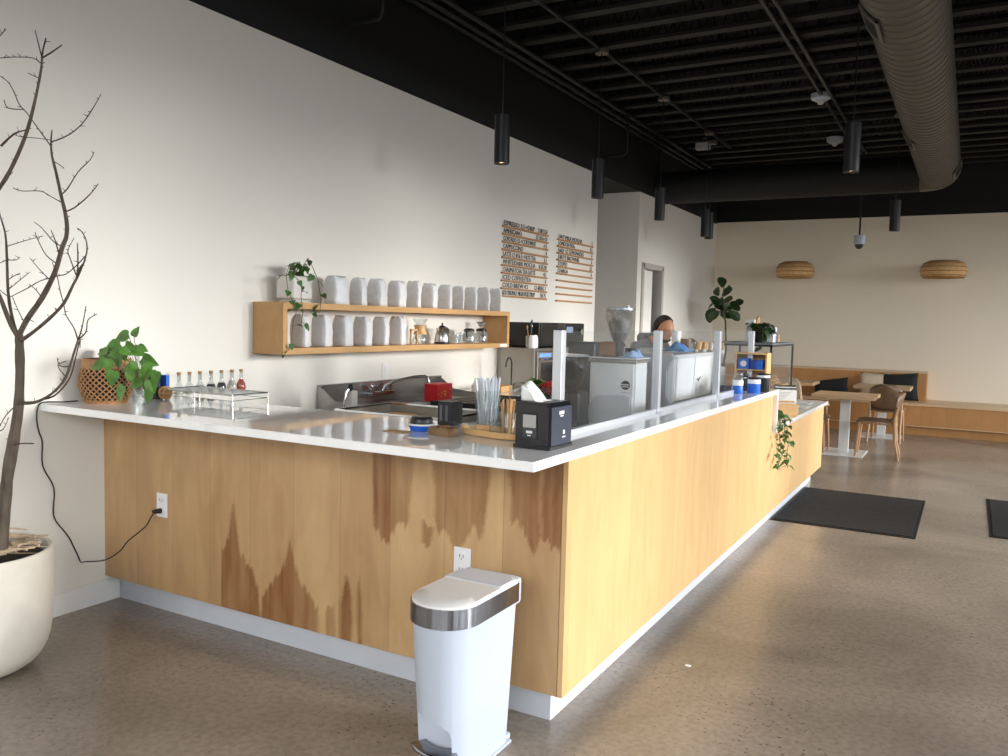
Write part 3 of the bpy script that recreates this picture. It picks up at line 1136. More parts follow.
# ================================================================ MATS
for (a, b, lab) in (((2.545, 6.58), (3.565, 8.12), 'dark rubber floor mat beside the far end of the counter'), ((4.03, 6.98), (5.2, 8.56), 'dark floor mat cut by the right edge of the photo')):
    t = thing('floor_mat', lab, 'floor mat', ((a[0] + b[0]) / 2, (a[1] + b[1]) / 2, 0))
    hx, hy = (b[0] - a[0]) / 2, (b[1] - a[1]) / 2
    MB().box((-hx, -hy, 0), (hx, hy, 0.006), 0.002).build('rubber_edge', mat('rubber', (20, 20, 20), 0.7), t)
    MB().box((-hx + 0.025, -hy + 0.025, 0.006), (hx - 0.025, hy - 0.025, 0.010)).build('carpet', mat('mat_pile', (27, 26, 25), 0.95, var=0.5, scale=22, bump=0.8, bscale=200), t)

# ================================================================ PLANTER WITH BARE TREE
PX0, PY0 = 0.325, 1.85
pt = thing('bare_tree', 'leafless young tree standing in the round cement planter by the wall', 'tree', (PX0, PY0, 0.44))
pot = thing('planter', 'large round pale cement planter on the floor at left', 'planter', (PX0, PY0, 0))
MB().lathe([(0, 0.0), (0.10, 0.0), (0.135, 0.007), (0.165, 0.02), (0.190, 0.040), (0.210, 0.066), (0.225, 0.100), (0.236, 0.145), (0.242, 0.20), (0.244, 0.26), (0.246, 0.505), (0.240, 0.51), (0.230, 0.505), (0.228, 0.40), (0, 0.40)], n=56).tf(Matrix.Diagonal((1.15, 1.15, 1.0, 1.0))).build('pot', cement, pot, smooth=True)
MB().lathe([(0, 0.472), (0.12, 0.475), (0.227, 0.462), (0.227, 0.405), (0, 0.405)], n=40).tf(Matrix.Diagonal((1.14, 1.14, 1.0, 1.0))).build('soil', soil, pot, smooth=True)


def tp(px, py, y=PY0, dx=0.0):
    return ony(px, py, y) - Vector((PX0, PY0, 0.44))


# trunk and limbs traced on the tree's own plane, each limb leaning its own way in depth
TR = [
    ([(1, 548), (3, 520), (7, 480), (12, 450), (17, 420), (19, 400), (20, 370), (19.5, 345), (19, 335)], [8, 7.5, 7.2, 6.8, 6.2, 5.8, 5.3, 5, 5], 0.0, 0.0),
    ([(19, 338), (10, 322), (2, 302), (-10, 270), (-20, 220)], [3.2, 2.8, 2.4, 2, 1.2], 0.0, -0.10),
    ([(18, 332), (11, 312), (8, 290), (7, 260), (6, 240), (4, 228), (0, 215), (-6, 190)], [2.2, 1.8, 1.6, 1.4, 1.2, 1, .7, .5], 0.0, 0.12),
    ([(20, 332), (28, 318), (42, 298), (55, 272), (62, 248), (66, 238), (67, 226), (65, 212), (61, 195), (56, 172), (52, 156), (51, 142), (52, 130)], [3.4, 3.2, 3.0, 2.8, 2.6, 2.4, 2.2, 2, 1.8, 1.5, 1.2, .9, .5], 0.0, 0.06),
    ([(22, 342), (32, 333), (50, 318), (64, 303), (73, 285), (78, 276), (84, 262), (87, 250), (86, 240), (82, 232), (77, 228)], [2.4, 2.0, 1.8, 1.6, 1.4, 1.0, .8, .7, .6, .5, .4], 0.0, -0.12),
    ([(78, 277), (78, 262), (77.5, 243)], [.9, .7, .4], -0.09, -0.14),
    ([(78, 277), (80, 268), (83, 264)], [1.0, .9, .8], -0.09, -0.14),
    ([(78, 277), (70, 258), (68, 250), (74, 238)], [.7, .5, .4, .3], -0.09, -0.05),
    ([(87, 257), (76, 266), (66, 274), (57, 276), (40, 281), (28, 288), (10, 297)], [.6, .5, .5, .5, .5, .5, .4], -0.09, 0.05),
    ([(22, 403), (34, 402.5), (45, 398), (56, 390), (66, 377), (73, 356), (78, 340)], [2.2, 1.8, 1.6, 1.5, 1.4, 1.2, 1.0], 0.0, 0.05),
    ([(40, 401), (54, 396), (66, 384), (72, 372), (77, 352), (80, 340), (80, 348)], [1.0, 1, .9, .8, .7, .6, .4], 0.0, 0.12),
    ([(78, 340), (86, 332), (88, 320), (97, 314)], [1.0, .7, .5, .4], 0.05, 0.09),
    ([(78, 340), (82, 328), (86, 306)], [.9, .6, .4], 0.05, 0.01),
    ([(78, 340), (74, 328), (66, 315), (64, 305), (60, 290), (57, 275), (52, 262)], [.9, .6, .5, .5, .5, .4, .3], 0.05, 0.0),
    ([(69, 368), (60, 366), (57, 358)], [.6, .4, .3], 0.03, 0.0),
    ([(66, 377), (58, 366), (66, 361)], [.5, .35, .3], 0.03, 0.0),
    ([(61, 195), (68, 188), (78, 172), (90, 160), (94, 152)], [.7, .6, .5, .4, .3], 0.05, 0.12),
    ([(66, 212), (74, 208), (84, 200), (92, 192), (98, 184)], [.8, .7, .6, .5, .5], 0.05, 0.0),
    ([(52, 142), (60, 139), (70, 134), (80, 126), (88, 116), (96, 103), (101, 94)], [.8, .7, .6, .5, .5, .4, .3], 0.06, 0.12),
    ([(50, 146), (42, 134), (32, 120), (26, 112), (19, 104), (14, 92), (8, 82), (0, 76)], [.7, .6, .5, .5, .5, .5, .4, .4], 0.06, -0.06),
    ([(60, 204), (50, 196), (40, 191), (22, 191), (13, 188)], [.5, .4, .4, .4, .4], 0.05, 0.0),
    ([(50, 139), (36, 138), (22, 137), (15, 135)], [.3, .3, .3, .3], 0.06, 0.0),
    ([(53, 162), (60, 165), (64, 169)], [.5, .4, .3], 0.06, 0.1),
    ([(62, 247), (54, 242), (42, 228), (34, 222)], [.6, .5, .4, .3], 0.04, -0.04),
    ([(60, 254), (55, 240), (51, 230)], [.8, .6, .4], 0.04, 0.08),
    ([(58, 266), (46, 255), (38, 240), (35, 232)], [.6, .5, .4, .3], 0.04, 0.02),
    ([(48, 282), (40, 270), (30, 258)], [.5, .4, .3], 0.03, 0.0),
    ([(42, 298), (36, 290), (29, 284)], [.5, .4, .3], 0.02, -0.05),
    ([(21, 322), (18, 310), (12, 296)], [.5, .4, .3], 0.01, 0.04),
    ([(8, 262), (16, 260), (20, 257)], [.5, .4, .3], 0.08, 0.1),
    ([(7, 248), (24, 241), (43, 236)], [.6, .4, .3], 0.08, 0.0),
    ([(8, 282), (14, 276), (20, 273)], [.5, .4, .3], 0.06, 0.0),
    ([(9, 288), (20, 280), (30, 272)], [.5, .4, .3], 0.05, 0.1),
    ([(7, 260), (0, 263), (-6, 268)], [.5, .4, .3], 0.08, 0.1),
    ([(9, 297), (0, 290), (-5, 285)], [.5, .4, .3], 0.05, 0.1),
    ([(-20, 220), (-12, 205), (-4, 192)], [2.6, 2.5, 2.4], -0.10, -0.08),
    ([(-4, 192), (6, 178), (18, 154), (28, 128), (36, 96), (41, 70), (42, 58)], [2.4, 2.2, 2.0, 1.8, 1.5, 1.2, 1.0], -0.08, -0.12),
    ([(42, 58), (43, 50), (46, 38)], [1.0, .8, .6], -0.12, -0.13),
    ([(42, 58), (38, 42), (35, 30)], [.6, .5, .3], -0.12, -0.08),
    ([(42, 58), (52, 52), (62, 45)], [.9, .7, .5], -0.12, -0.16),
    ([(38, 63), (33, 58), (15, 57), (0, 58)], [.5, .4, .4, .4], -0.12, -0.16),
    ([(1, 146), (14, 134), (26, 130)], [1.4, 1.0, .6], -0.08, -0.04),
    ([(14, 118), (8, 108), (4, 100)], [.6, .5, .4], -0.10, -0.06),
    ([(32, 78), (28, 73)], [.4, .3], -0.11, -0.10),
    ([(0, 178), (13, 172)], [.4, .3], -0.08, 0.0),
    ([(0, 36), (6, 29)], [.5, .3], -0.08, 0.0),
    ([(17, 403), (8, 413), (1, 424), (-6, 440)], [.7, .6, .5, .4], 0.0, 0.08),
    ([(0, 432), (4, 428), (9, 417)], [.4, .4, .3], 0.05, 0.08),
    ([(16, 444), (22, 443.5), (34, 443.5)], [1.2, .7, .6], 0.0, -0.03),
    ([(22, 322), (26, 318), (34, 322)], [.5, .4, .3], 0.0, -0.03),
    ([(56, 311), (55, 308)], [1, .5], -.05, -.05),
]
mp_ = 0.0042       # metres per photo pixel at the tree
first = True
tw = MB()
trunk_mb = MB()
bud = random.Random(5)
SAMP = []
for k, (pp, rr_, dA, dB) in enumerate(TR):
    n = len(pp)
    P = []
    for i, (a, b) in enumerate(pp):
        if i == 0:
            y0_ = PY0 + dA
            if SAMP:
                near = min(SAMP, key=lambda q: (q[0] - a) ** 2 + (q[1] - b) ** 2)
                if (near[0] - a) ** 2 + (near[1] - b) ** 2 < 260:
                    y0_ = near[2]
                    a, b = near[0], near[1]
        y_ = y0_ + (dB - dA) * i / max(1, n - 1)
        P.append(tp(a, b, y_))
        if i and not (k > 0 and i == 0):
            pa, pb, pyy = prv
            for q_ in range(1, 7):
                SAMP.append((pa + (a - pa) * q_ / 6, pb + (b - pb) * q_ / 6, pyy + (y_ - pyy) * q_ / 6))
        prv = (a, b, y_)
    P2, R2 = [], []
    for i in range(n - 1):        # smooth + knobbly
        p0, p1, p2, p3 = P[max(i - 1, 0)], P[i], P[i + 1], P[min(i + 2, n - 1)]
        for q_ in range(3):
            t_ = q_ / 3
            P2.append(0.5 * ((2 * p1) + (p2 - p0) * t_ + (2 * p0 - 5 * p1 + 4 * p2 - p3) * t_ ** 2 + (3 * p1 - p0 - 3 * p2 + p3) * t_ ** 3))
            R2.append((rr_[i] + (rr_[i + 1] - rr_[i]) * t_) * mp_ * (0.98 + bud.uniform(-0.06, 0.10)) * 0.74 + 0.0004)
    P2.append(P[-1])
    R2.append(rr_[-1] * mp_ * 0.7 + 0.0004)
    big = rr_[0] > 2.0
    (trunk_mb if big else tw).tube(P2, R2, n=8 if big else 5)
    for i in range(1, len(P2) - 1):      # buds and spurs
        if bud.random() < 0.5:
            d = Vector((bud.uniform(-1, 1), bud.uniform(-1, 1), bud.uniform(0, 1))).normalized()
            tw.cone(P2[i], P2[i] + d * (R2[i] + bud.uniform(0.006, 0.016)), 0.0016, 0.0008, n=4)
trunk_mb.build('trunk', bark, pt, smooth=True)
tw.build('branches', twig_mat, pt)
# dry sticks lying on the planter
sr = random.Random(11)
for i in range(34):
    a = sr.uniform(-0.55, 0.75) + R_(20)
    off = sr.uniform(-0.17, 0.17)
    L_ = sr.uniform(0.25, 0.46)
    d = Vector((math.cos(a), math.sin(a), 0))
    s_ = Vector((-d.y, d.x, 0))
    half = math.sqrt(max(0.0, 0.255 ** 2 - off ** 2))
    zc = 0.465 + 0.005 * i
    c = s_ * off + d * sr.uniform(-0.03, 0.06)
    if abs(off) < 0.035:
        c += s_ * 0.06
    tilt = sr.uniform(-0.06, 0.12)
    zb_ = 0.499 + 0.0013 * i if L_ / 2 + 0.06 > half - 0.01 else 0.468 + 0.0012 * i
    p = [c + d * (t_ * L_ * 0.5) + Vector((0, 0, t_ * tilt * L_ * 0.5 + sr.uniform(-.003, .003))) for t_ in (-1, -0.5, 0, 0.5, 1)]
    r_ = sr.uniform(0.003, 0.0075)
    o = MB().tube(p, [r_, r_ * 1.1, r_, r_ * 0.9, r_ * 0.6], n=6).cone(p[2], p[2] + (d * 0.6 + s_ * sr.choice((-1, 1)) + Vector((0, 0, 0.3))) * 0.02, r_ * 0.5, r_ * 0.3, n=5).build('dry_stick', dry_twig, loc=(PX0, PY0, zb_ + 0.02))
    tag(o, 'dry bare stick lying across the top of the cement planter', 'stick', 'dry sticks in the planter')

# ================================================================ BASKET, PLANTS ON THE WORKTOP
bc = Vector((0.142, 2.575, TZ))
bk = thing('woven_basket', 'round brown open-weave basket on the left end of the white worktop', 'basket', tuple(bc))


def brad(t):
    return 0.092 + 0.030 * math.sin(PI * (0.06 + 0.80 * t))


BH = 0.215
mb = MB()
NS = 26
for s in (1, -1):
    for i in range(NS):
        a0 = 2 * PI * i / NS
        L1 = []
        L2 = []
        for j in range(15):
            t = j / 14
            a = a0 + s * t * 1.5
            r = brad(t) + 0.0012 * s * (1 if (j + i) % 2 else -1)
            z = 0.008 + t * (BH - 0.045)
            for L_, da in ((L1, -0.035), (L2, 0.035)):
                L_.append(mb.bm.verts.new((r * math.cos(a + da), r * math.sin(a + da), z)))
        for j in range(14):
            mb.bm.faces.new((L1[j], L2[j], L2[j + 1], L1[j + 1]))
mb.build('weave', wicker, bk, solid=0.003)
MB().lathe([(brad(1) + 0.004, BH - 0.045), (brad(1) + 0.005, BH), (brad(1) - 0.006, BH), (brad(1) - 0.006, BH - 0.045)], n=40, close=True).build('rim', wicker, bk, smooth=True)
MB().lathe([(0, 0.0), (0.096, 0.0), (0.100, 0.012), (0.09, 0.018), (0, 0.012)], n=40).build('base', wicker, bk, smooth=True)
MB().lathe([(0, 0.02), (brad(0.1) - 0.008, 0.02), (brad(0.5) - 0.008, 0.09), (brad(1) - 0.009, BH - 0.04), (brad(1) - 0.012, BH - 0.04), (brad(0.5) - 0.011, 0.09), (0, 0.024)], n=32).build('inner_shade', mat('shade_brown', (40, 30, 22), 0.9), bk, smooth=True)  # dark sheet stands for the shade inside; the basket has no lining
tag(MB().box((-0.045, -0.03, 0), (0.04, 0.03, 0.245), 0.012).build('speaker', black_plastic, loc=(0.135, 2.60, TZ + 0.02)), 'black box with rounded corners standing inside the brown basket', 'speaker')


def vine_plant(name, label, cat, loc, stems, mL, leafL, group=None, leafm=None, heart=True, seed=1, per=5, pot=None, rise=True, ratio=0.85):
    """stems: list of polylines (local)"""
    t = thing(name, label, cat, loc, 0, group)
    r = random.Random(seed)
    sm = MB()
    lm = MB()
    for pts in stems:
        pts = [Vector(p) for p in pts]
        sm.tube(pts, 0.0022, n=5)
        tot = len(pts) - 1
        for i in range(per):
            u = (i + 0.6) / per * tot
            a = int(min(u, tot - 1e-3))
            p = pts[a].lerp(pts[a + 1], u - a)
            d = Vector((r.uniform(-1, 1), r.uniform(-1, 1), r.uniform(-0.6, 0.5)))
            d.normalize()
            l_ = leafL * r.uniform(0.7, 1.15)
            tip = p + d * l_ * 0.45
            sm.tube([p, p + d * l_ * 0.25 + Vector((0, 0, 0.006)), tip], 0.0013, n=4)
            leaf(lm, tip, d + Vector((0, 0, -0.35)), Vector((r.uniform(-.5, .5), r.uniform(-.5, .5), 1)), l_, l_ * ratio, 0.2, 0.3, heart)
    sm.build('stems', stem_green, t, smooth=True)
    lm.build('leaves', leafm or leaf_mid, t, smooth=False)
    return t


# pothos: leaves placed where the photo has them
pl = Vector((0.335, 2.62, TZ))
pth = thing('pothos_plant', 'bright green pothos in a clear glass beside the woven basket', 'plant', tuple(pl))
LP = [(136, 331, 10, 'u'), (121, 337, 14, 'l'), (131, 347, 12, 'r'), (112, 347, 15, 'l'), (113, 354, 12, 'l'), (124, 355, 12, 'd'), (108, 366, 14, 'd'), (96, 366, 12, 'l'), (118, 362, 13, 'd'),
      (129, 368, 12, 'l'), (139, 352, 12, 'r'), (150, 362, 15, 'r'), (143, 349, 10, 'r'), (112, 379, 14, 'd'), (142, 378, 16, 'd'), (135, 384, 14, 'l'), (152, 387, 15, 'd'), (120, 394, 15, 'd'), (148, 398, 12, 'd'), (126, 352, 11, 'r'), (134, 366, 10, 'r'),
      (105, 360, 12, 'd'), (146, 371, 13, 'd'), (155, 378, 12, 'd'), (102, 352, 11, 'l'), (131, 377, 11, 'd'), (148, 391, 13, 'd')]
lm, sm = MB(), MB()
r = random.Random(2)
root = Vector((0, 0, 0.05))
for i, (px, py, sz, dr) in enumerate(LP):
    y_ = (2.44 if px < 136 else 2.56) + r.uniform(-0.04, 0.05)
    c = ony(px, py, y_) - pl
    L_ = sz * 0.0043 * r.uniform(1.05, 1.3)
    rt = CM.row[0].to_3d() if hasattr(CM, 'row') else Vector((1, 0, 0))
    rt = Vector(CM[0])
    upv = Vector(CM[1])
    d = {'u': upv + rt * 0.4, 'l': -rt - upv * 0.25, 'r': rt - upv * 0.5, 'd': -upv + rt * r.uniform(-.5, .5)}[dr].normalized()
    nrm = (Vector(CM[2]) + rv(0.45) + Vector((0, 0, 0.35))).normalized()
    b0 = c - d * L_ * 0.5
    leaf(lm, b0, d, nrm, L_, L_ * 0.8, 0.2, 0.2)
    mid = (root + b0) / 2 + Vector((0, 0, 0.06))
    sm.tube([root + Vector((r.uniform(-.01, .01), r.uniform(-.01, .01), 0)), mid, b0 + (root - b0) * 0.1 + Vector((0, 0, 0.01)), b0], 0.0017, n=5)
lm.build('leaves', leaf_bright, pth)
sm.build('stems', stem_green, pth, smooth=True)
MB().lathe([(0, 0.003), (0.03, 0.003), (0.034, 0.09), (0.032, 0.09), (0.028, 0.008), (0, 0.008)], n=20).build('glass_jar', clear_glass, pth, smooth=True)
tag(MB().box((-0.06, -0.012, 0), (0.06, 0.012, 0.135), 0.004).build('tablet', black_plastic, loc=(0.145, 2.83, TZ)), 'black upright tablet behind the pothos leaves', 'tablet')
tag(MB().box((-0.035, -0.01, 0), (0.035, 0.01, 0.125), 0.003).build('blue_card', blue_label, loc=(0.19, 2.87, TZ)), 'blue upright card standing just behind the black tablet', 'card')
t = thing('wicker_ball', 'small round tan wicker ball right of the pothos on the worktop', 'ornament', (0.255, 2.83, TZ))
MB().sph((0, 0, 0.036), 0.032).build('ball', wicker, t, smooth=True)
mb = MB()
for a in range(5):
    q = [(0.0345 * math.cos(2 * PI * i / 20), 0.0345 * math.sin(2 * PI * i / 20), 0) for i in range(21)]
    M = Matrix.Rotation(a * 0.63, 4, 'X') @ Matrix.Rotation(a * 1.1, 4, 'Y')
    mb.tube([M @ Vector(p_) + Vector((0, 0, 0.038)) for p_ in q], 0.002, n=4)
mb.build('cane_wrap', kraft, t)

# clear riser tray and seven bottles
tr = thing('clear_riser', 'clear plastic riser tray on thin legs standing on the worktop', 'tray', (0.50, 2.93, TZ))
MB().box((-0.25, -0.11, 0.052), (0.25, 0.12, 0.058), 0.002).build('shelf', glass('tray_plastic', (0.82, 0.84, 0.85), 0.18, 0.42), tr)
mb = MB()
for a, b in (((-0.25, -0.11), (0.25, -0.11)), ((-0.25, 0.12), (0.25, 0.12)), ((-0.25, -0.11), (-0.25, 0.12)), ((0.25, -0.11), (0.25, 0.12))):
    mb.tube([a + (0.058,), b + (0.058,)], 0.003, n=5)
    mb.tube([a + (0.03,), b + (0.03,)], 0.0016, n=5)
for a in ((-0.25, -0.11), (0.25, -0.11), (-0.25, 0.12), (0.25, 0.12), (-0.02, -0.11)):
    mb.tube([a + (0.0,), a + (0.058,)], 0.0025, n=5)
mb.build('wire_frame', steel, tr)
liq = [mat('liq_clear', (222, 218, 208), 0.2), mat('liq_clear', (222, 218, 208), 0.2), mat('liq_brown', (96, 52, 26), 0.3), mat('liq_black', (26, 24, 26), 0.3), mat('liq_black', (26, 24, 26), 0.3), mat('liq_clear', (222, 218, 208), 0.2), mat('liq_red', (170, 60, 40), 0.4, var=0.6, scale=60)]
fills = [0.02, 0.02, 0.055, 0.062, 0.068, 0.03, 0.085]
labs = ['clear empty cork-topped bottle, leftmost in the row of seven', 'clear empty cork-topped bottle, second from left in the row', 'cork-topped bottle with brown contents in the row of seven',
        'cork-topped bottle with dark contents, left of its dark twin', 'cork-topped bottle with dark contents, right of its dark twin', 'clear empty cork-topped bottle, between dark and red bottles', 'cork-topped bottle with red and amber fruit, rightmost in the row']
for i, px in enumerate((179, 189.5, 200, 211, 221.5, 232, 241)):
    p = onx(px, 390, 0.075)
    t = thing('cork_bottle', labs[i], 'bottle', (0.075, p.y, TZ), 0, 'small bottles by the wall')
    t.scale = (0.86, 0.86, 0.77)
    MB().lathe([(0, 0.002), (0.030, 0.002), (0.034, 0.02), (0.030, 0.05), (0.014, 0.082), (0.0115, 0.09), (0.0115, 0.145), (0.014, 0.148), (0.0105, 0.15), (0.010, 0.09), (0, 0.088)], n=20).build('glass', clear_glass, t, smooth=True)
    f = fills[i]
    pr = [(0, 0.005), (0.027, 0.005), (0.031, 0.02)]
    if f > 0.045:
        pr += [(0.027, 0.05), (0.027 - (f - 0.05) * 0.4, f), (0, f)]
    else:
        pr += [(0.030, f + 0.004), (0, f + 0.004)]
    MB().lathe(pr, n=20).build('contents', liq[i], t, smooth=True)
    MB().lathe([(0, 0.138), (0.0098, 0.138), (0.013, 0.150), (0.013, 0.160), (0, 0.160)], n=14).build('cork', cork_mat, t, smooth=True)

# ================================================================ WALL SHELF
SY0, SY1, SZ0, SZ1, SD = 3.665, 6.45, 1.262, 1.578, 0.25
sh = thing('wall_shelf', 'long open birch box shelf mounted on the white wall', 'shelf', (0, SY0, SZ0))
L_ = SY1 - SY0
th = 0.038
MB().box((0.001, 0, 0), (SD, L_, th)).build('bottom_board', shelf_wood, sh)
MB().box((0.001, 0, SZ1 - SZ0 - th), (SD, L_, SZ1 - SZ0)).build('top_board', shelf_wood, sh)
MB().box((0.001, 0, th), (SD, th, SZ1 - SZ0 - th)).build('end_board', shelf_wood, sh)
MB().box((0.001, L_ - th, th), (SD, L_, SZ1 - SZ0 - th)).build('end_board', shelf_wood, sh)
tag(MB().box((0, -0.065, -0.012), (0.002, 0.065, 0.012)).build('shelf_tag', paper, loc=(SD + 0.0005, SY1 - 0.10, SZ0 + 0.018)), 'small white label on the right end of the shelf edge', 'label')


def bag_mesh(w, d, h, seed):
    r = random.Random(seed)
    mb = MB()
    n = 28
    prof = [(0, .90), (0.01, .98), (0.15, 1.0), (0.45, 1.02), (0.7, 1.0), (0.88, 0.98), (0.95, 0.95), (0.985, 0.90), (1.0, 0.84)]
    rings = []
    ph = [r.uniform(0, 6) for _ in range(6)]
    for t, s in prof:
        ring = []
        for j in range(n):
            a = 2 * PI * j / n
            c, s_ = math.cos(a), math.sin(a)
            e = 0.42
            x = math.copysign(abs(c) ** e, c) * d / 2
            y = math.copysign(abs(s_) ** e, s_) * w / 2
            k = s + (0.05 * math.sin(7 * a + ph[0] + 8 * t) + 0.035 * math.sin(11 * a + ph[1] - 14 * t) + 0.02 * math.sin(5 * a + 25 * t + ph[3])) * (0.25 + 0.75 * math.sin(PI * min(1, t)))
            sx = k * (1 if t < 0.8 else 1 - (t - 0.8) * 1.2)
            ring.append(mb.bm.verts.new((x * sx, y * k, h * t + 0.006 * math.sin(3 * a + ph[2]) * t)))
        rings.append(ring)
    for a, b in zip(rings, rings[1:]):
        for j in range(n):
            mb.bm.faces.new((a[j], a[(j + 1) % n], b[(j + 1) % n], b[j]))
    mb.bm.faces.new(rings[0][::-1])
    mb.bm.faces.new(rings[-1])
    return mb


top_edges = [(324, 349, 276), (350, 367, 278), (368, 387, 279), (388, 407, 281), (407, 421, 281), (422, 438, 283.5), (438.5, 452, 285), (452.5, 464, 286.5), (465, 477, 287.5), (478, 489.5, 287.5), (490, 500.6, 288.5)]
ordn = ['first', 'second', 'third', 'fourth', 'fifth', 'sixth', 'seventh', 'eighth', 'ninth', 'tenth', 'eleventh']


def coffee_bag(px0, px1, pytop, zbase, label, group, xf=0.225, i=0, proto=[]):
    a, b = onx(px0, 300, 0.10), onx(px1, 300, 0.20)
    h = onx((px0 + px1) / 2, pytop, xf - 0.04).z - zbase
    w = (b.y - a.y) * 0.985
    # the visible width holds the bag front plus part of its side
    t = thing('coffee_bag', label, 'bag', (0.145, (a.y + b.y) / 2, zbase), R_(random.uniform(-5, 5)), group)
    bag_mesh(min(w, 0.19), 0.125, h, 100 + i).build('pouch', foil, t, smooth='soft')
    MB().prism([(-w * 0.33, 0), (w * 0.33, 0), (w * 0.30, 0.012), (-w * 0.30, 0.014)], -0.004, 0.004, 'X').tf(Matrix.Translation((0.012, 0, h - 0.002)) @ Matrix.Rotation(R_(70), 4, 'Y')).build('folded_top', foil, t)


for i, (a, b, c) in enumerate(top_edges):
    lab = '%s silver-white coffee bag from the left on top of the shelf' % ordn[i]
    coffee_bag(a, b, c, SZ1 + 0.001, lab, 'coffee bags on top of the shelf', i=i)
bot_edges = [(291.5, 311, 315), (312.5, 333, 315), (333.5, 354, 316), (354.5, 373, 317), (373.5, 390, 317.5), (390, 406.7, 317)]
for i, (a, b, c) in enumerate(bot_edges):
    coffee_bag(a, b, c, SZ0 + th + 0.001, '%s silver-white coffee bag from the left inside the shelf' % ordn[i], 'coffee bags inside the shelf', i=20 + i, xf=0.21)

# white planter with trailing vine on the shelf
t = thing('square_planter', 'white square ceramic planter on a saucer at left end of shelf top', 'planter', (0.13, 3.885, SZ1))
MB().box((-0.075, -0.085, 0.022), (0.075, 0.085, 0.165), 0.012).build('pot', ceramic, t)
MB().box((-0.068, -0.078, 0.1655), (0.068, 0.078, 0.168)).build('soil', soil, t)
MB().box((-0.06, -0.07, 0.0), (0.06, 0.07, 0.014), 0.004).box((-0.05, -0.06, 0.014), (0.05, 0.06, 0.022)).build('saucer', mat('saucer_white', (196, 192, 184), 0.5), t)
vl = Vector((0.13, 3.885, SZ1 + 0.168))


def sx(px, py, x):
    return onx(px, py, x) - vl


vst = [
    [(0, 0, 0), sx(300, 262, 0.2), sx(290, 264, 0.25), sx(286, 275, 0.26), sx(288, 290, 0.27), sx(292, 300, 0.272), sx(297, 310, 0.272), sx(293, 322, 0.272), sx(292, 336, 0.272), sx(290, 348, 0.272), sx(284, 355, 0.272)],
    [(0, 0.02, 0), sx(308, 258, 0.2), sx(313, 268, 0.25), sx(318, 280, 0.26), sx(321, 300, 0.272), sx(320, 312, 0.272), sx(309, 312, 0.275)],
    [(0, -0.02, 0), sx(297, 264, 0.16), sx(294, 276, 0.26), sx(302, 284, 0.27), sx(301, 296, 0.272), sx(303, 312, 0.272), sx(301, 326, 0.272)],
    [(0.02, 0, 0), (0.03, 0.02, 0.05), (0.05, 0.05, 0.06)], [(0.0, 0.01, 0), (0.0, 0.03, 0.07), (0.03, 0.06, 0.05)], [(0, -0.01, 0), (0.03, -0.05, 0.06), (0.05, -0.08, 0.02)],
]
vt = vine_plant('trailing_vine', 'trailing green heart-leaf vine hanging from the square planter on the shelf', 'plant', tuple(vl), vst, 0, 0.047, leafm=leaf_mid, seed=4, per=9)

# chemex, kettle, cups, carafes inside the shelf
SB = SZ0 + th + 0.001
p = onx(420, 343, 0.13)
t = thing('glass_coffee_maker', 'hourglass coffee maker with wooden collar inside the shelf', 'coffee maker', (0.13, p.y, SB))
MB().lathe([(0, 0.002), (0.055, 0.004), (0.062, 0.03), (0.05, 0.07), (0.022, 0.11), (0.03, 0.14), (0.058, 0.195), (0.056, 0.195), (0.028, 0.142), (0.018, 0.11), (0.046, 0.07), (0.058, 0.03), (0.05, 0.007), (0, 0.006)], n=28).build('glass_body', clear_glass, t, smooth=True)
MB().lathe([(0.041, 0.075), (0.026, 0.108), (0.036, 0.148), (0.05, 0.148), (0.040, 0.11), (0.055, 0.075)], n=20, close=True).build('wood_collar', bamboo, t, smooth=True)
p = onx(412, 343, 0.16)
t = thing('wooden_cup_rack', 'small wooden rack with wire stand left of the glass coffee maker', 'rack', (0.18, p.y, SB))
MB().box((-0.01, -0.045, 0), (0.004, -0.032, 0.115)).box((-0.01, 0.032, 0), (0.004, 0.045, 0.115)).box((-0.01, -0.045, 0.105), (0.004, 0.045, 0.118)).build('frame', bamboo, t)
MB().tube([(0.01, -0.05, 0), (0.01, -0.02, 0.045), (0.01, 0.02, 0.045), (0.01, 0.05, 0)], 0.002, n=5).tube([(0.01, 0.0, 0.045), (0.01, 0, 0.065)], 0.002, n=5).build('wire_stand', black_metal, t)
p = onx(442, 343, 0.14)
t = thing('kettle', 'stainless electric kettle with black handle and base inside the shelf', 'kettle', (0.14, p.y, SB))
MB().lathe([(0, 0), (0.062, 0), (0.064, 0.006), (0.062, 0.014), (0, 0.014)], n=28).build('power_base', black_plastic, t, smooth=True)
MB().lathe([(0, 0.015), (0.060, 0.015), (0.061, 0.03), (0.052, 0.085), (0.036, 0.125), (0.030, 0.132), (0, 0.134)], n=32).build('kettle_body', steel, t, smooth=True)
MB().lathe([(0, 0.133), (0.028, 0.133), (0.022, 0.143), (0.006, 0.147), (0.006, 0.154), (0.010, 0.164), (0, 0.168)], n=20).build('lid', black_plastic, t, smooth=True)
MB().tube([(0.0, 0.034, 0.118), (0, 0.06, 0.128), (0, 0.088, 0.11), (0, 0.090, 0.085), (0, 0.065, 0.055), (0, 0.056, 0.045)], [0.006, 0.008, 0.009, 0.009, 0.008, 0.006], n=8).build('handle', black_plastic, t, smooth=True)
MB().tube([(0, -0.045, 0.075), (0, -0.066, 0.10), (0, -0.075, 0.125)], [0.010, 0.008, 0.006], n=8).build('spout', steel, t, smooth=True)


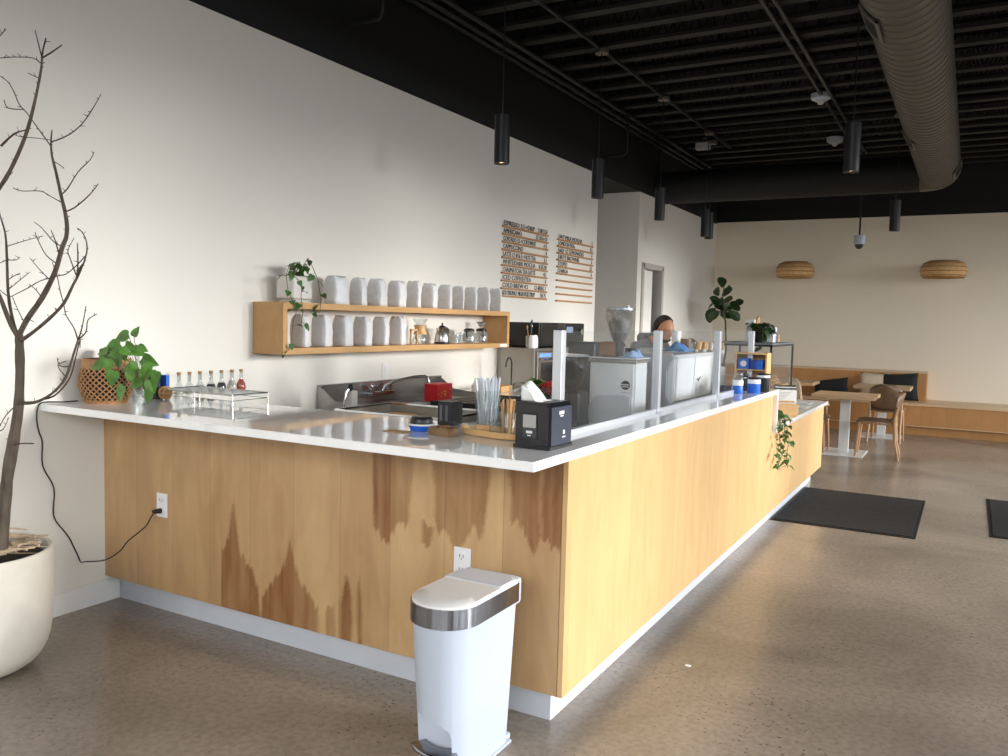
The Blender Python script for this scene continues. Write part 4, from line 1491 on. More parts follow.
def tumbler(loc, label, r=0.03, h=0.075, m=clear_glass, grp=None, name='glass_tumbler', cat='glass'):
    o = MB().lathe([(0, 0), (r * 0.86, 0), (r, h), (r - 0.003, h), (r * 0.86 - 0.003, 0.006), (0, 0.006)], n=18).build(name, m, loc=loc, smooth=True)
    tag(o, label, cat, grp)
    return o


p = onx(459, 343, 0.12)
tumbler((0.12, p.y, SB), 'clear stemless glass right of the kettle inside the shelf, front one', 0.034, 0.07)
tumbler((0.07, p.y + 0.05, SB), 'clear stemless glass right of the kettle inside the shelf, back one', 0.034, 0.09)
for i, (px, x_, lab) in enumerate(((469, 0.16, 'glass carafe with black handle inside the shelf, left one'), (481, 0.13, 'glass carafe with black handle inside the shelf, right one'))):
    p = onx(px, 343, x_)
    t = thing('glass_carafe', lab, 'carafe', (x_, p.y, SB), R_(30 * i), 'glass carafes in the shelf')
    MB().lathe([(0, 0.002), (0.05, 0.003), (0.056, 0.02), (0.054, 0.075), (0.042, 0.095), (0.044, 0.10), (0.041, 0.10), (0.038, 0.093), (0.05, 0.072), (0.052, 0.02), (0, 0.006)], n=24).build('glass_body', glass('carafe_glass', (0.85, 0.86, 0.86), 0.10, 0.14), t, smooth=True)
    MB().lathe([(0, 0.10), (0.046, 0.10), (0.046, 0.115), (0.03, 0.125), (0, 0.127)], n=20).build('lid', black_plastic, t, smooth=True)
    MB().tube([(0.02, -0.042, 0.108), (0.02, -0.075, 0.105), (0.02, -0.078, 0.07), (0.015, -0.06, 0.05)], 0.006, n=7).build('handle', black_plastic, t, smooth=True)
t = thing('glass_dripper', 'steel-rimmed glass dripper resting on top of the right carafe', 'dripper', (0.13, p.y, SB + 0.128))
MB().lathe([(0.012, 0), (0.02, 0.012), (0.045, 0.05), (0.043, 0.05), (0.016, 0.012)], n=20).build('cone', glass('carafe_glass'), t, smooth=True)
MB().lathe([(0.045, 0.046), (0.048, 0.05), (0.045, 0.054), (0.042, 0.05)], n=20, close=True).build('rim', steel, t, smooth=True)
# light switch plate under the shelf
t = thing('wall_plate', 'blank white wall plate on the wall below the shelf', 'wall plate', (0.0, 4.985, 1.097))
MB().box((0, -0.04, -0.062), (0.006, 0.04, 0.062), 0.002).build('plate', white_trim, t)
MB().box((0.006, -0.016, -0.032), (0.010, 0.016, 0.032), 0.001).build('rocker', white_trim, t)

# ================================================================ MENU RAILS
rail_wood = mat('rail_wood', (188, 140, 92), 0.55, var=0.12, scale=10)
letter_black = mat('letter_black', (24, 24, 26), 0.6)
M1 = ['ESPRESSO 3.5 +DRIP', 'AMERICANO', 'CORTADO 3.5 +CORT/WHIT', 'CAPPUCCINO', 'LATTE 12 4/16 5 +HOT TEA', 'WHITE/DARK MOCHA', 'CHAI/MATCHA TEA LATTE', 'ICED COFFEE/TEA', 'COLD BREW 4.5', 'ADD SYRUP/ALT MILK/HOUSE SYRUP']
V1 = ['3.00 3.50', '12 3/16 4.0', '4.5', '4', '3.5', '4.5/5.50', '4.5', '4', '12 4/KEG 7', '50 75']
M2 = ['OAT MILK MOCHA', 'LONDON FOG', 'HALF 1/2 LEMONADES', 'DIRTY BROWNIE', 'STEEPED', 'CHARGA']
V2 = ['5', '4.5', '4', '4', '3.5', '4']
for col, (pxl, pxr, pyl, pyr, bl, br) in enumerate(((501.5, 547, 225.5, 236, 295.5, 299.5), (556.5, 592, 238.5, 247.5, 300.5, 303))):
    a0, a1 = onx(pxl, pyl, 0), onx(pxr, pyr, 0)
    b0, b1 = onx(pxl - 1.5, bl, 0), onx(pxr - 1.5, br, 0)
    yl, yr = (a0.y + b0.y) / 2, (a1.y + b1.y) / 2
    zt, zb = (a0.z + a1.z) / 2, (b0.z + b1.z) / 2
    for i in range(10):
        z = zt + (zb - zt) * i / 9
        side_ = 'left' if col == 0 else 'right'
        if col == 0:
            lab = 'wooden menu rail, %s from top in the left column' % ordn[i]
        else:
            lab = 'wooden menu rail, %s from top in the right column' % ordn[i]
            if i > 5:
                lab = 'empty wooden menu rail, %s from top in the right column' % ordn[i]
        t = thing('menu_rail', lab, 'menu rail', (0, yl, z), 0, 'menu rails on the wall')
        MB().box((0.001, 0, -0.009), (0.022, yr - yl, 0.008), 0.002).build('rail', rail_wood, t)
        txt = (M1 if col == 0 else M2)[i] if (col == 0 or i < 6) else None
        if txt:
            rot = (R_(90), 0, R_(90))
            wfull = (yr - yl)
            o = text_mesh('lettering', txt, 0.062, letter_black, t, (0.014, 0.015, 0.012), rot, 0.0012)
            wd = max(v.co.x for v in o.data.vertices)
            lim = wfull * (0.70 if len(txt) > 12 else 0.5)
            if wd > 0:
                k_ = min(1.15, lim / wd) if len(txt) > 12 else min(1.0, lim / wd)
                for v in o.data.vertices:
                    v.co.x *= k_
            o2 = text_mesh('price', (V1 if col == 0 else V2)[i], 0.062, letter_black, t, (0.014, wfull - 0.02, 0.012), rot, 0.0012, 'RIGHT', 0.9)

# ================================================================ BEHIND THE COUNTER
# sink against the wall
sk = thing('bar_sink', 'long stainless steel sink unit against the white wall', 'sink', (0.0, 4.24, 0))
SL = 1.45
mb = MB()
mb.box((0.005, 0, 0.862), (0.02, SL, 1.030)).box((0.005, 0, 1.022), (0.045, SL, 1.034))
mb.build('backsplash', steel, sk)
mb = MB().prism([(0.005, 0.84), (0.62, 0.84), (0.62, 0.895), (0.16, 0.935), (0.02, 1.032), (0.005, 1.032)], -0.004, 0.010, 'Y')
mb.build('side_splash', steel, sk)
mb = MB().prism([(0.005, 0.84), (0.62, 0.84), (0.62, 0.895), (0.16, 0.935), (0.02, 1.032), (0.005, 1.032)], SL - 0.01, SL + 0.004, 'Y')
mb.build('side_splash', steel, sk)
rim = MB()
for (a, b) in (((0.02, 0.01, 0.86), (0.14, SL - 0.01, 0.875)), ((0.54, 0.01, 0.86), (0.62, SL - 0.01, 0.895)), ((0.14, 0.01, 0.86), (0.54, 0.30, 0.875)), ((0.14, 0.62, 0.86), (0.54, 0.66, 0.875)), ((0.14, 0.98, 0.86), (0.54, SL - 0.01, 0.875))):
    rim.box(a, b)
rim.build('deck', steel_dull, sk)
for (a, b) in ((0.30, 0.62), (0.66, 0.98)):
    m_ = MB()
    m_.quad((0.14, a, 0.86), (0.54, a, 0.86), (0.52, a + 0.02, 0.62), (0.16, a + 0.02, 0.62)).quad((0.14, b, 0.86), (0.54, b, 0.86), (0.52, b - 0.02, 0.62), (0.16, b - 0.02, 0.62))
    m_.quad((0.14, a, 0.86), (0.14, b, 0.86), (0.16, b - 0.02, 0.62), (0.16, a + 0.02, 0.62)).quad((0.54, a, 0.86), (0.54, b, 0.86), (0.52, b - 0.02, 0.62), (0.52, a + 0.02, 0.62))
    m_.quad((0.16, a + 0.02, 0.62), (0.52, a + 0.02, 0.62), (0.52, b - 0.02, 0.62), (0.16, b - 0.02, 0.62))
    m_.build('bowl', steel, sk)
for x_ in (0.04, 0.58):
    for y_ in (0.03, SL - 0.03):
        MB().cone((x_, y_, 0), (x_, y_, 0.86), 0.02, n=12).build('leg', steel, sk)
MB().box((0.54, 0.02, 0.55), (0.61, SL - 0.02, 0.86)).build('apron', steel_dull, sk)
fc = thing('wall_faucet', 'chrome wall-mounted faucet with arched spout above the sink', 'faucet', (0.02, 4.86, 0.945))
MB().cone((0, -0.10, 0), (0.05, -0.10, 0), 0.022).cone((0, 0.10, 0), (0.05, 0.10, 0), 0.022).cone((0.05, -0.12, 0), (0.05, 0.12, 0), 0.020).build('valve_body', chrome, fc, smooth=True)
for s in (-1, 1):
    MB().cone((0.05, 0.10 * s, 0.015), (0.05, 0.10 * s, 0.05), 0.014).box((0.035, 0.10 * s - 0.03, 0.05), (0.065, 0.10 * s + 0.03, 0.062), 0.004).build('tap_handle', chrome, fc, smooth=True)
MB().tube([(0.05, 0.0, 0.01), (0.06, 0.02, 0.05), (0.12, 0.08, 0.09), (0.22, 0.17, 0.12), (0.28, 0.22, 0.125), (0.30, 0.235, 0.11), (0.305, 0.24, 0.075)], 0.0115, n=10).build('spout', chrome, fc, smooth=True)
p = onx(351, 404, 0.42)
t = thing('towel_dispenser', 'narrow grey upright box on the left end of the sink', 'dispenser', (0.42, p.y, 0.876))
MB().box((-0.03, -0.03, 0), (0.03, 0.03, 0.155), 0.006).build('box', mat('pale_grey', (190, 186, 180), 0.4), t)
t = thing('pre_rinse_sprayer', 'chrome spray wand standing upright beside the grey box', 'sprayer', (0.42, p.y - 0.07, 0.876))
MB().cone((0, 0, 0), (0, 0, 0.01), 0.028).tube([(0, 0, 0.005), (0.0, 0.005, 0.08), (0.01, 0.02, 0.15), (0.02, 0.035, 0.17)], [0.007, 0.007, 0.008, 0.012], n=8).build('stem', chrome, t, smooth=True)
MB().sph((0.022, 0.035, 0.178), 0.02, 1, 0.7, 1.2).build('spray_head', black_metal, t, smooth=True)
t = thing('gift_box', 'bright red card box with gold marks on the right end of the sink', 'box', (0.33, 5.22, 0.876))
MB().box((-0.06, -0.10, 0), (0.06, 0.10, 0.135), 0.002).build('carton', red_box, t)
mb = MB()
for k in range(7):
    a = random.uniform(-0.085, 0.085)
    b = random.uniform(0.02, 0.12)
    mb.cone((0.0595, a, b), (0.0612, a, b), 0.005, n=8)
mb.box((0.0595, -0.02, 0.055), (0.0612, 0.02, 0.06)).box((0.0595, -0.003, 0.035), (0.0612, 0.003, 0.085)).box((0.0595, -0.02, 0.075), (0.0612, 0.02, 0.08))
mb.build('gold_print', gold_mat, t)
# steel ice bin next to the near worktop
t = thing('ice_bin', 'open stainless steel bin behind the near worktop', 'bin', (1.0, 3.95, 0))
x0, x1, y0, y1 = -0.36, 0.36, -0.26, 0.27
mb = MB()
for a, b in (((x0, y0, 0.10), (x1, y0 + 0.012, 0.95)), ((x0, y1 - 0.012, 0.10), (x1, y1, 0.95)), ((x0, y0, 0.10), (x0 + 0.012, y1, 0.95)), ((x1 - 0.012, y0, 0.10), (x1, y1, 0.95)), ((x0, y0, 0.80), (x1, y1, 0.815))):
    mb.box(a, b)
mb.build('bin_body', steel_dull, t)
mb = MB()
mb.tube([(x0, y0, 0.955), (x1, y0, 0.955), (x1, y1, 0.955), (x0, y1, 0.955), (x0, y0, 0.955)], 0.011, n=6)
mb.build('rolled_rim', chrome, t, smooth=True)
MB().box((x0 + 0.05, y0 + 0.05, 0.815), (x0 + 0.25, y1 - 0.05, 0.91), 0.01).build('insert', kraft, t)
MB().box((x0 + 0.28, y0 + 0.05, 0.815), (x1 - 0.05, y1 - 0.05, 0.90), 0.01).build('insert', paper, t)
for a in ((x0 + 0.03, y0 + 0.03), (x1 - 0.03, y0 + 0.03), (x0 + 0.03, y1 - 0.03), (x1 - 0.03, y1 - 0.03)):
    MB().cone(a + (0,), a + (0.12,), 0.02, n=10).build('foot', steel, t)
t = thing('drip_rack', 'dark slatted rack spanning beside the red box', 'rack', (0.98, 4.9, 0))
mb = MB()
for k in range(9):
    mb.box((-0.25 + k * 0.06, -0.32, 0.935), (-0.215 + k * 0.06, 0.32, 0.95))
mb.box((-0.27, -0.34, 0.92), (0.29, -0.32, 0.955)).box((-0.27, 0.32, 0.92), (0.29, 0.34, 0.955))
mb.build('slats', black_metal, t)
MB().box((-0.26, -0.32, 0.10), (0.28, 0.32, 0.90), 0.01).build('cabinet', steel_dull, t)

# back wall counter and appliance block
t = thing('back_counter', 'white counter with wood front on the rear wall past the sink', 'counter', (0.0, 5.72, 0))
MB().box((0.003, 0, 0.86), (0.62, 0.93, 0.89), 0.003).build('counter_slab', quartz, t)
MB().box((0.003, 0.01, 0.1), (0.60, 0.92, 0.86)).build('cabinet', birch_side, t)
t = thing('steel_cabinet', 'upright stainless steel cabinet below the black microwave', 'cabinet', (0.0, 6.68, 0))
MB().box((0.003, 0, 0.08), (0.39, 1.20, 1.252), 0.004).build('cabinet_body', steel_dull, t)
dr = MB().box((0.39, 0.03, 0.72), (0.41, 0.62, 1.225), 0.004).build('oven_door', steel, t)
MB().box((0.41, 0.10, 0.80), (0.412, 0.52, 1.12)).build('door_window', mat('oven_glass', (58, 60, 66), 0.08), dr)
MB().box((0.41, 0.06, 1.17), (0.413, 0.30, 1.205)).build('display', mat('led_panel', (90, 130, 190), 0.3, emit=(120, 170, 240), estr=0.8), dr)
MB().tube([(0.41, 0.08, 1.15), (0.44, 0.08, 1.15), (0.44, 0.58, 1.15), (0.41, 0.58, 1.15)], 0.007, n=8).build('handle', chrome, dr)
MB().box((0.39, 0.65, 0.72), (0.41, 1.18, 1.225), 0.004).build('side_door', steel, t)
for a in ((0.03, 0.04), (0.36, 0.04), (0.03, 1.16), (0.36, 1.16)):
    MB().cone(a + (0,), a + (0.08,), 0.02, n=10).build('foot', black_metal, t)
t = thing('microwave', 'black microwave oven on top of the steel cabinet', 'microwave', (0.02, 6.80, 1.253))
MB().box((0, 0, 0.01), (0.35, 0.52, 0.235), 0.008).build('case', black_plastic, t)
dr = MB().box((0.35, 0.01, 0.02), (0.365, 0.38, 0.228), 0.004).build('door', black_plastic, t)
MB().box((0.365, 0.05, 0.05), (0.367, 0.30, 0.20)).build('window', mat('mw_window', (12, 12, 14), 0.06), dr)
MB().box((0.35, 0.385, 0.02), (0.362, 0.51, 0.228), 0.003).build('control_panel', dark_plastic, t)
t = thing('hot_water_tower', 'black appliance standing right of the microwave on the cabinet', 'appliance', (0.02, 7.36, 1.253))
MB().box((0, 0, 0), (0.34, 0.48, 0.235), 0.01).build('case', black_plastic, t)
MB().box((0.34, 0.04, 0.14), (0.352, 0.18, 0.20), 0.003).build('lit_display', mat('pale_screen', (150, 170, 200), 0.3), t)
MB().cone((0.34, 0.36, 0.15), (0.37, 0.36, 0.15), 0.03).build('dial', chrome, t)
# utensils next to the microwave
t = thing('utensil_crock', 'steel crock of black utensils left of the microwave', 'utensil holder', (0.30, 6.745, 1.253))
MB().lathe([(0, 0), (0.035, 0), (0.038, 0.11), (0.035, 0.11), (0.032, 0.006), (0, 0.006)], n=20).build('crock', steel, t, smooth=True)
for a, L2, m_ in ((-0.5, 0.21, black_plastic), (0.1, 0.24, black_plastic), (0.7, 0.2, steel), (1.9, 0.22, black_plastic), (3.5, 0.19, bamboo)):
    e = Vector((0.02 * math.cos(a), 0.028 * math.sin(a), L2))
    MB().tube([(0, 0, 0.01), e], 0.004, n=6).sph(e, 0.014, 0.5, 1, 1.5, 10, 6).build('utensil', m_, t)
t = thing('paper_towel_pack', 'crumpled white paper pack leaning before the utensil crock', 'paper pack', (0.365, 6.70, 1.253))
b_ = bag_mesh(0.11, 0.05, 0.115, 55)
b_.build('pack', paper, t, smooth=True)
t = thing('gooseneck_tap', 'thin black gooseneck tap left of the steel cabinet', 'tap', (0.30, 6.42, 0.891))
MB().cone((0, 0, 0), (0, 0, 0.03), 0.022).tube([(0, 0, 0.02), (0, 0, 0.24), (0, -0.03, 0.28), (0, -0.07, 0.28), (0, -0.10, 0.24), (0, -0.105, 0.20)], 0.007, n=8).build('spout', black_metal, t, smooth=True)
MB().cone((0, 0.02, 0.03), (0, 0.07, 0.05), 0.005).build('lever', black_metal, t)
t = thing('soap_bottle', 'small clear soap pump on the back counter', 'soap bottle', (0.30, 5.80, 0.891))
MB().lathe([(0, 0), (0.028, 0), (0.03, 0.07), (0.012, 0.09), (0.012, 0.10), (0, 0.10)], n=16).build('bottle', ceramic, t, smooth=True)
MB().tube([(0, 0, 0.10), (0, 0, 0.13), (0.03, 0, 0.125)], 0.005, n=6).build('pump', black_plastic, t)
t = thing('black_canister', 'small black-topped jar beside the soap pump on the back counter', 'jar', (0.36, 5.98, 0.891))
MB().lathe([(0, 0), (0.03, 0), (0.03, 0.08), (0, 0.08)], n=16).build('jar', clear_glass, t, smooth=True)
MB().lathe([(0, 0.08), (0.032, 0.08), (0.03, 0.10), (0.01, 0.105), (0.008, 0.12), (0, 0.12)], n=16).build('lid', black_plastic, t, smooth=True)
t = thing('wood_crate_tray', 'low wooden tray with jars on the back counter', 'tray', (0.32, 6.16, 0.891))
MB().box((-0.08, -0.10, 0), (0.08, 0.10, 0.012)).box((-0.08, -0.10, 0.012), (0.08, -0.09, 0.05)).box((-0.08, 0.09, 0.012), (0.08, 0.10, 0.05)).box((0.07, -0.09, 0.012), (0.08, 0.09, 0.05)).box((-0.08, -0.09, 0.012), (-0.07, 0.09, 0.05)).build('tray_body', bamboo, t)

# garnish bin with greens and berries in the aisle-side prep table
t = thing('prep_table', 'stainless prep table between sink and espresso machines', 'prep table', (1.15, 5.62, 0))
MB().box((-0.30, -0.36, 0.90), (0.25, 0.70, 0.93), 0.004).build('table_top', steel_dull, t)
MB().box((-0.28, -0.34, 0.2), (0.23, 0.68, 0.9)).build('cabinet', steel_dull, t)
for a in ((-0.26, -0.30), (0.21, -0.30), (-0.26, 0.64), (0.21, 0.64)):
    MB().cone(a + (0,), a + (0.22,), 0.02, n=10).build('leg', steel, t)
p = onx(522, 388, 1.1)
t = thing('greens_tub', 'clear tub of fresh green leaves on the prep table', 'tub', (1.10, p.y + 0.12, 0.931))
MB().box((-0.12, -0.09, 0), (0.12, 0.09, 0.006)).box((-0.12, -0.09, 0), (-0.116, 0.09, 0.10)).box((0.116, -0.09, 0), (0.12, 0.09, 0.10)).box((-0.12, -0.09, 0), (0.12, -0.086, 0.10)).box((-0.12, 0.086, 0), (0.12, 0.09, 0.10)).build('tub_body', acrylic, t)
lm = MB()
r = random.Random(8)
for k in range(46):
    a = r.uniform(0, 6.28)
    d = Vector((math.cos(a), math.sin(a), r.uniform(0.1, 1.2)))
    leaf(lm, (r.uniform(-.04, .06), r.uniform(-.05, .05), r.uniform(0.06, 0.13)), d, rv() + Vector((0, 0, 1)), 0.06, 0.05, 0.3, 0.3)
lm.build('leaves', leaf_bright, t)
t = thing('berry_punnet', 'shallow clear punnet of red berries right of the greens', 'punnet', (1.14, p.y + 0.45, 0.931))
MB().box((-0.10, -0.14, 0), (0.10, 0.14, 0.006)).box((-0.10, -0.14, 0), (-0.096, 0.14, 0.06)).box((0.096, -0.14, 0), (0.10, 0.14, 0.06)).box((-0.10, -0.14, 0), (0.10, -0.136, 0.06)).box((-0.10, 0.136, 0), (0.10, 0.14, 0.06)).build('punnet_body', acrylic, t)
mb = MB()
for k in range(110):
    mb.sph((r.uniform(-.085, .085), r.uniform(-.12, .12), 0.02 + r.uniform(0, 0.09)), 0.014, 1, 1, 1.1, 8, 6)
tag(mb.build('berries', mat('berry_red', (190, 24, 34), 0.3, var=0.3, scale=40), t, smooth=True), kind='stuff')

# ---------------------------------------------------------------- things on the near worktop
Z = TZ + 0.001


def at(px, py, z=TZ):
    return onz(px, py, z)


p = at(395, 432)
tag(MB().box((-0.05, -0.028, 0), (0.05, 0.028, 0.003), 0.001).build('coaster', kraft, loc=(p.x, p.y + 0.01, Z)), 'flat brown rectangular coaster lying on the white worktop', 'coaster')
p = at(417, 431)
t = thing('lidded_tub', 'white and blue tub with a black domed lid on the worktop', 'tub', (p.x, p.y + 0.03, Z))
MB().lathe([(0, 0), (0.045, 0), (0.052, 0.022), (0, 0.022)], n=28).build('tub_body', blue_label, t, smooth=True)
MB().lathe([(0, 0.022), (0.056, 0.022), (0.057, 0.028), (0, 0.028)], n=28).build('rim', paper, t, smooth=True)
MB().lathe([(0, 0.028), (0.046, 0.028), (0.046, 0.046), (0.038, 0.056), (0, 0.058)], n=28).build('lid', black_plastic, t, smooth=True)
p = at(440, 436)
t = thing('card_block', 'small notched wooden block beside the black domed tub', 'wooden block', (p.x, p.y + 0.02, Z), R_(-12))
mb = MB()
mb.prism([(-0.055, 0), (0.055, 0), (0.055, 0.030), (0.03, 0.034), (0.026, 0.026), (0.012, 0.038), (0.004, 0.028), (-0.012, 0.036), (-0.04, 0.034), (-0.055, 0.024)], -0.028, 0.028, 'Y')
mb.build('block', mat('walnut', (128, 98, 68), 0.6, var=0.3, scale=20), t)
t = thing('card_terminal_box', 'black slotted box standing between ice bin and straws', 'box', (1.915, 2.95, Z))
MB().box((-0.036, -0.045, 0), (0.036, 0.045, 0.10), 0.005).build('case', black_plastic, t)
for k in range(2):
    MB().box((-0.022 + 0.028 * k, -0.048, 0.02), (-0.010 + 0.028 * k, -0.044, 0.085)).build('slot', mat('slot_grey', (86, 90, 98), 0.3), t)
# bamboo tray with straws, stirrers, jar
p = at(490, 437)
trc = Vector((p.x - 0.005, p.y + 0.035, Z))
t = thing('bamboo_tray', 'rounded bamboo tray holding straws and stirrers on the worktop', 'tray', tuple(trc), R_(-14))
mb = MB()
ring = []


def oval(s, z):
    return [mb.bm.verts.new((0.155 * s * math.copysign(abs(math.cos(a)) ** 0.7, math.cos(a)), 0.07 * s * math.copysign(abs(math.sin(a)) ** 0.7, math.sin(a)), z)) for a in [2 * PI * i / 40 for i in range(40)]]


rs_ = [oval(0.90, 0), oval(0.98, 0.004), oval(1.0, 0.026), oval(0.95, 0.026), oval(0.92, 0.008)]
for a, b in zip(rs_, rs_[1:]):
    for i in range(40):
        mb.bm.faces.new((a[i], a[(i + 1) % 40], b[(i + 1) % 40], b[i]))
mb.bm.faces.new(rs_[0][::-1])
mb.bm.faces.new(rs_[-1])
mb.build('tray_body', bamboo, t, smooth=True)
sc_ = Vector((2.215, 2.775, TZ + 0.0095))
sc_ = Vector((at(487, 428).x, at(487, 428).y + 0.0, TZ + 0.0095))
t = thing('straw_glass', 'clear glass packed with wrapped plastic straws on the bamboo tray', 'glass', tuple(sc_))
MB().lathe([(0, 0), (0.048, 0), (0.056, 0.15), (0.053, 0.15), (0.045, 0.006), (0, 0.006)], n=28).build('glass', clear_glass, t, smooth=True)
r = random.Random(21)
NSt = 34
for k in range(NSt):
    a = r.uniform(0, 6.28)
    q1 = math.sqrt(r.uniform(0, 1)) * 0.036
    b2 = a + r.uniform(-0.5, 0.5)
    q2 = q1 * 1.25 + 0.008
    e0 = Vector((q1 * math.cos(a), q1 * math.sin(a), 0.008))
    e1 = Vector((q2 * math.cos(b2), q2 * math.sin(b2), 0.0))
    dz_ = r.uniform(0.185, 0.205)
    e1.z = dz_
    o = MB().cone(e0, e1, 0.0042, 0.0042, n=7).build('straw', straw_mat, loc=tuple(sc_))
    tag(o, 'clear paper-thin wrapped straw standing in the straw glass', 'straw', 'straws in the glass')
wc_ = Vector((at(506, 438).x, at(506, 438).y + 0.015, TZ + 0.0095))
t = thing('stirrer_glass', 'clear glass of wooden stirrers beside the napkin dispenser', 'glass', tuple(wc_))
MB().lathe([(0, 0), (0.031, 0), (0.036, 0.09), (0.034, 0.09), (0.029, 0.005), (0, 0.005)], n=24).build('glass', clear_glass, t, smooth=True)
for k in range(26):
    a = r.uniform(0, 6.28)
    q1 = math.sqrt(r.uniform(0, 1)) * 0.02
    e0 = Vector((q1 * math.cos(a), q1 * math.sin(a), 0.007))
    e1 = Vector((q1 * 1.5 * math.cos(a + 0.3), q1 * 1.5 * math.sin(a + 0.3), r.uniform(0.125, 0.145)))
    d = e1 - e0
    M = Matrix.Translation(e0) @ d.to_track_quat('Z', 'Y').to_matrix().to_4x4() @ Matrix.Rotation(a, 4, 'Z')
    o = MB().box((-0.003, -0.0007, 0), (0.003, 0.0007, d.length)).tf(M).build('stirrer', kraft, loc=tuple(wc_))
    tag(o, 'thin wooden stirrer standing in the small stirrer glass', 'stirrer', 'wooden stirrers in the glass')
jc = at(493, 436)
tumbler((jc.x, jc.y + 0.01, TZ + 0.0095), 'small clear glass jar between straws and stirrers on the tray', 0.024, 0.045, grp=None, name='small_jar', cat='jar')
jc = at(472, 432)
tumbler((jc.x, jc.y, TZ + 0.0095), 'tiny clear glass on the left end of the bamboo tray', 0.018, 0.03, name='small_jar', cat='jar')

# napkin dispenser
nd = thing('napkin_dispenser', 'black tabletop napkin dispenser at the corner of the worktop', 'napkin dispenser', (2.508, 2.655, Z), R_(-2))
nd.scale = (0.86, 1.0, 1.0)
mb = MB()
mb.prism([(-0.082, 0.004), (0.082, 0.004), (0.082, 0.148), (0.068, 0.164), (-0.068, 0.164), (-0.082, 0.152)], -0.085, 0.085, 'Y', 0.006)
mb.build('case', black_plastic, nd)
mb = MB()
mb.prism([(-0.086, 0.0), (0.086, 0.0), (0.086, 0.012), (-0.086, 0.012)], -0.09, 0.09, 'Y', 0.003)
mb.build('foot', black_plastic, nd)
MB().box((-0.045, -0.0885, 0.035), (0.025, -0.084, 0.125), 0.003).build('front_frame', dark_plastic, nd)
MB().box((-0.040, -0.0895, 0.075), (0.020, -0.088, 0.120)).build('paper_window', mat('window_grey', (168, 166, 160), 0.3), nd)
sp_ = MB().box((0.082, -0.076, 0.014), (0.0865, 0.076, 0.150), 0.003).build('side_plate', mat('smoke_grey', (70, 76, 88), 0.2, 0.2), nd)
for (a_, b_) in (((0.086, -0.022, 0.122), (0.0872, 0.014, 0.134)), ((0.086, -0.014, 0.114), (0.0872, 0.008, 0.118)), ((0.086, 0.010, 0.050), (0.0872, 0.022, 0.064)), ((0.086, 0.004, 0.038), (0.0872, 0.028, 0.042))):
    MB().box(a_, b_).build('printed_mark', white_trim, nd)
for (a_, b_) in (((-0.024, -0.0905, 0.055), (0.004, -0.0885, 0.064)), ((-0.018, -0.0905, 0.046), (-0.002, -0.0885, 0.049))):
    MB().box(a_, b_).build('printed_mark', white_trim, nd)
nk = thing('napkin', 'white napkin pulled up out of the black dispenser', 'napkin', (2.47, 2.66, Z + 0.166))
mb = MB()


def nap(u, v):
    # folded sheet: peak on the left slope, draping over the right
    x = -0.075 + 0.135 * u
    ridge = 0.062 * math.exp(-((u - 0.42) / 0.30) ** 2) + 0.012
    y = -0.05 + 0.10 * v + 0.015 * math.sin(5 * u)
    z = ridge * (1 - 0.35 * abs(v - 0.45) * 2) - 0.008 * v
    if u > 0.75:
        z -= (u - 0.75) * 0.12
    if u < 0.15:
        z += 0.01
    return (x, y - 0.02, max(z, 0.0012))


mb.grid(nap, 18, 10)
mb.build('sheet', paper, nk, smooth=True, solid=0.0012)
mb = MB()


def nap2(u, v):
    x = -0.02 + 0.08 * u
    return (x, -0.072 + 0.012 * u, 0.055 * (1 - u * 0.5) * v - 0.022 * v * u + 0.0015)


mb.grid(nap2, 8, 5)
mb.build('fold', paper, nk, smooth=True, solid=0.0012)
# wooden scoop bowl behind
p = at(522, 424)
t = thing('wood_bowl', 'small wooden box planter behind the napkin dispenser', 'box', (2.235, 3.0 - 0.035, Z))
MB().prism([(-0.055, 0.0), (0.055, 0.0), (0.065, 0.045), (-0.065, 0.045)], -0.03, 0.03, 'Y', 0.003).build('box_body', bamboo, t)
t.location = (2.24, 2.975, Z)
# insulated jug and black dispenser by the first post
p = at(569, 428)
t = thing('insulated_jug', 'brushed steel jug with black lid near the first glass post', 'jug', (2.30, 3.10, 0.881))
t.location = (p.x - 0.02, min(p.y, 3.0) - 0.045, Z)
MB().lathe([(0, 0), (0.043, 0), (0.045, 0.006), (0.045, 0.105), (0.04, 0.115), (0, 0.115)], n=28).build('jug_body', steel_band, t, smooth=True)
MB().lathe([(0, 0.115), (0.041, 0.115), (0.041, 0.135), (0.03, 0.145), (0, 0.147)], n=24).build('lid', black_plastic, t, smooth=True)
t2 = thing('card_reader', 'black wedge-shaped box right of the steel jug by the glass', 'box', (p.x + 0.055, min(p.y, 3.0) - 0.02, Z))
MB().prism([(-0.022, 0), (0.03, 0), (0.03, 0.10), (0.005, 0.128), (-0.022, 0.128)], -0.045, 0.04, 'Y', 0.004).tf(Matrix.Rotation(R_(0), 4, 'Z')).build('case', black_plastic, t2)

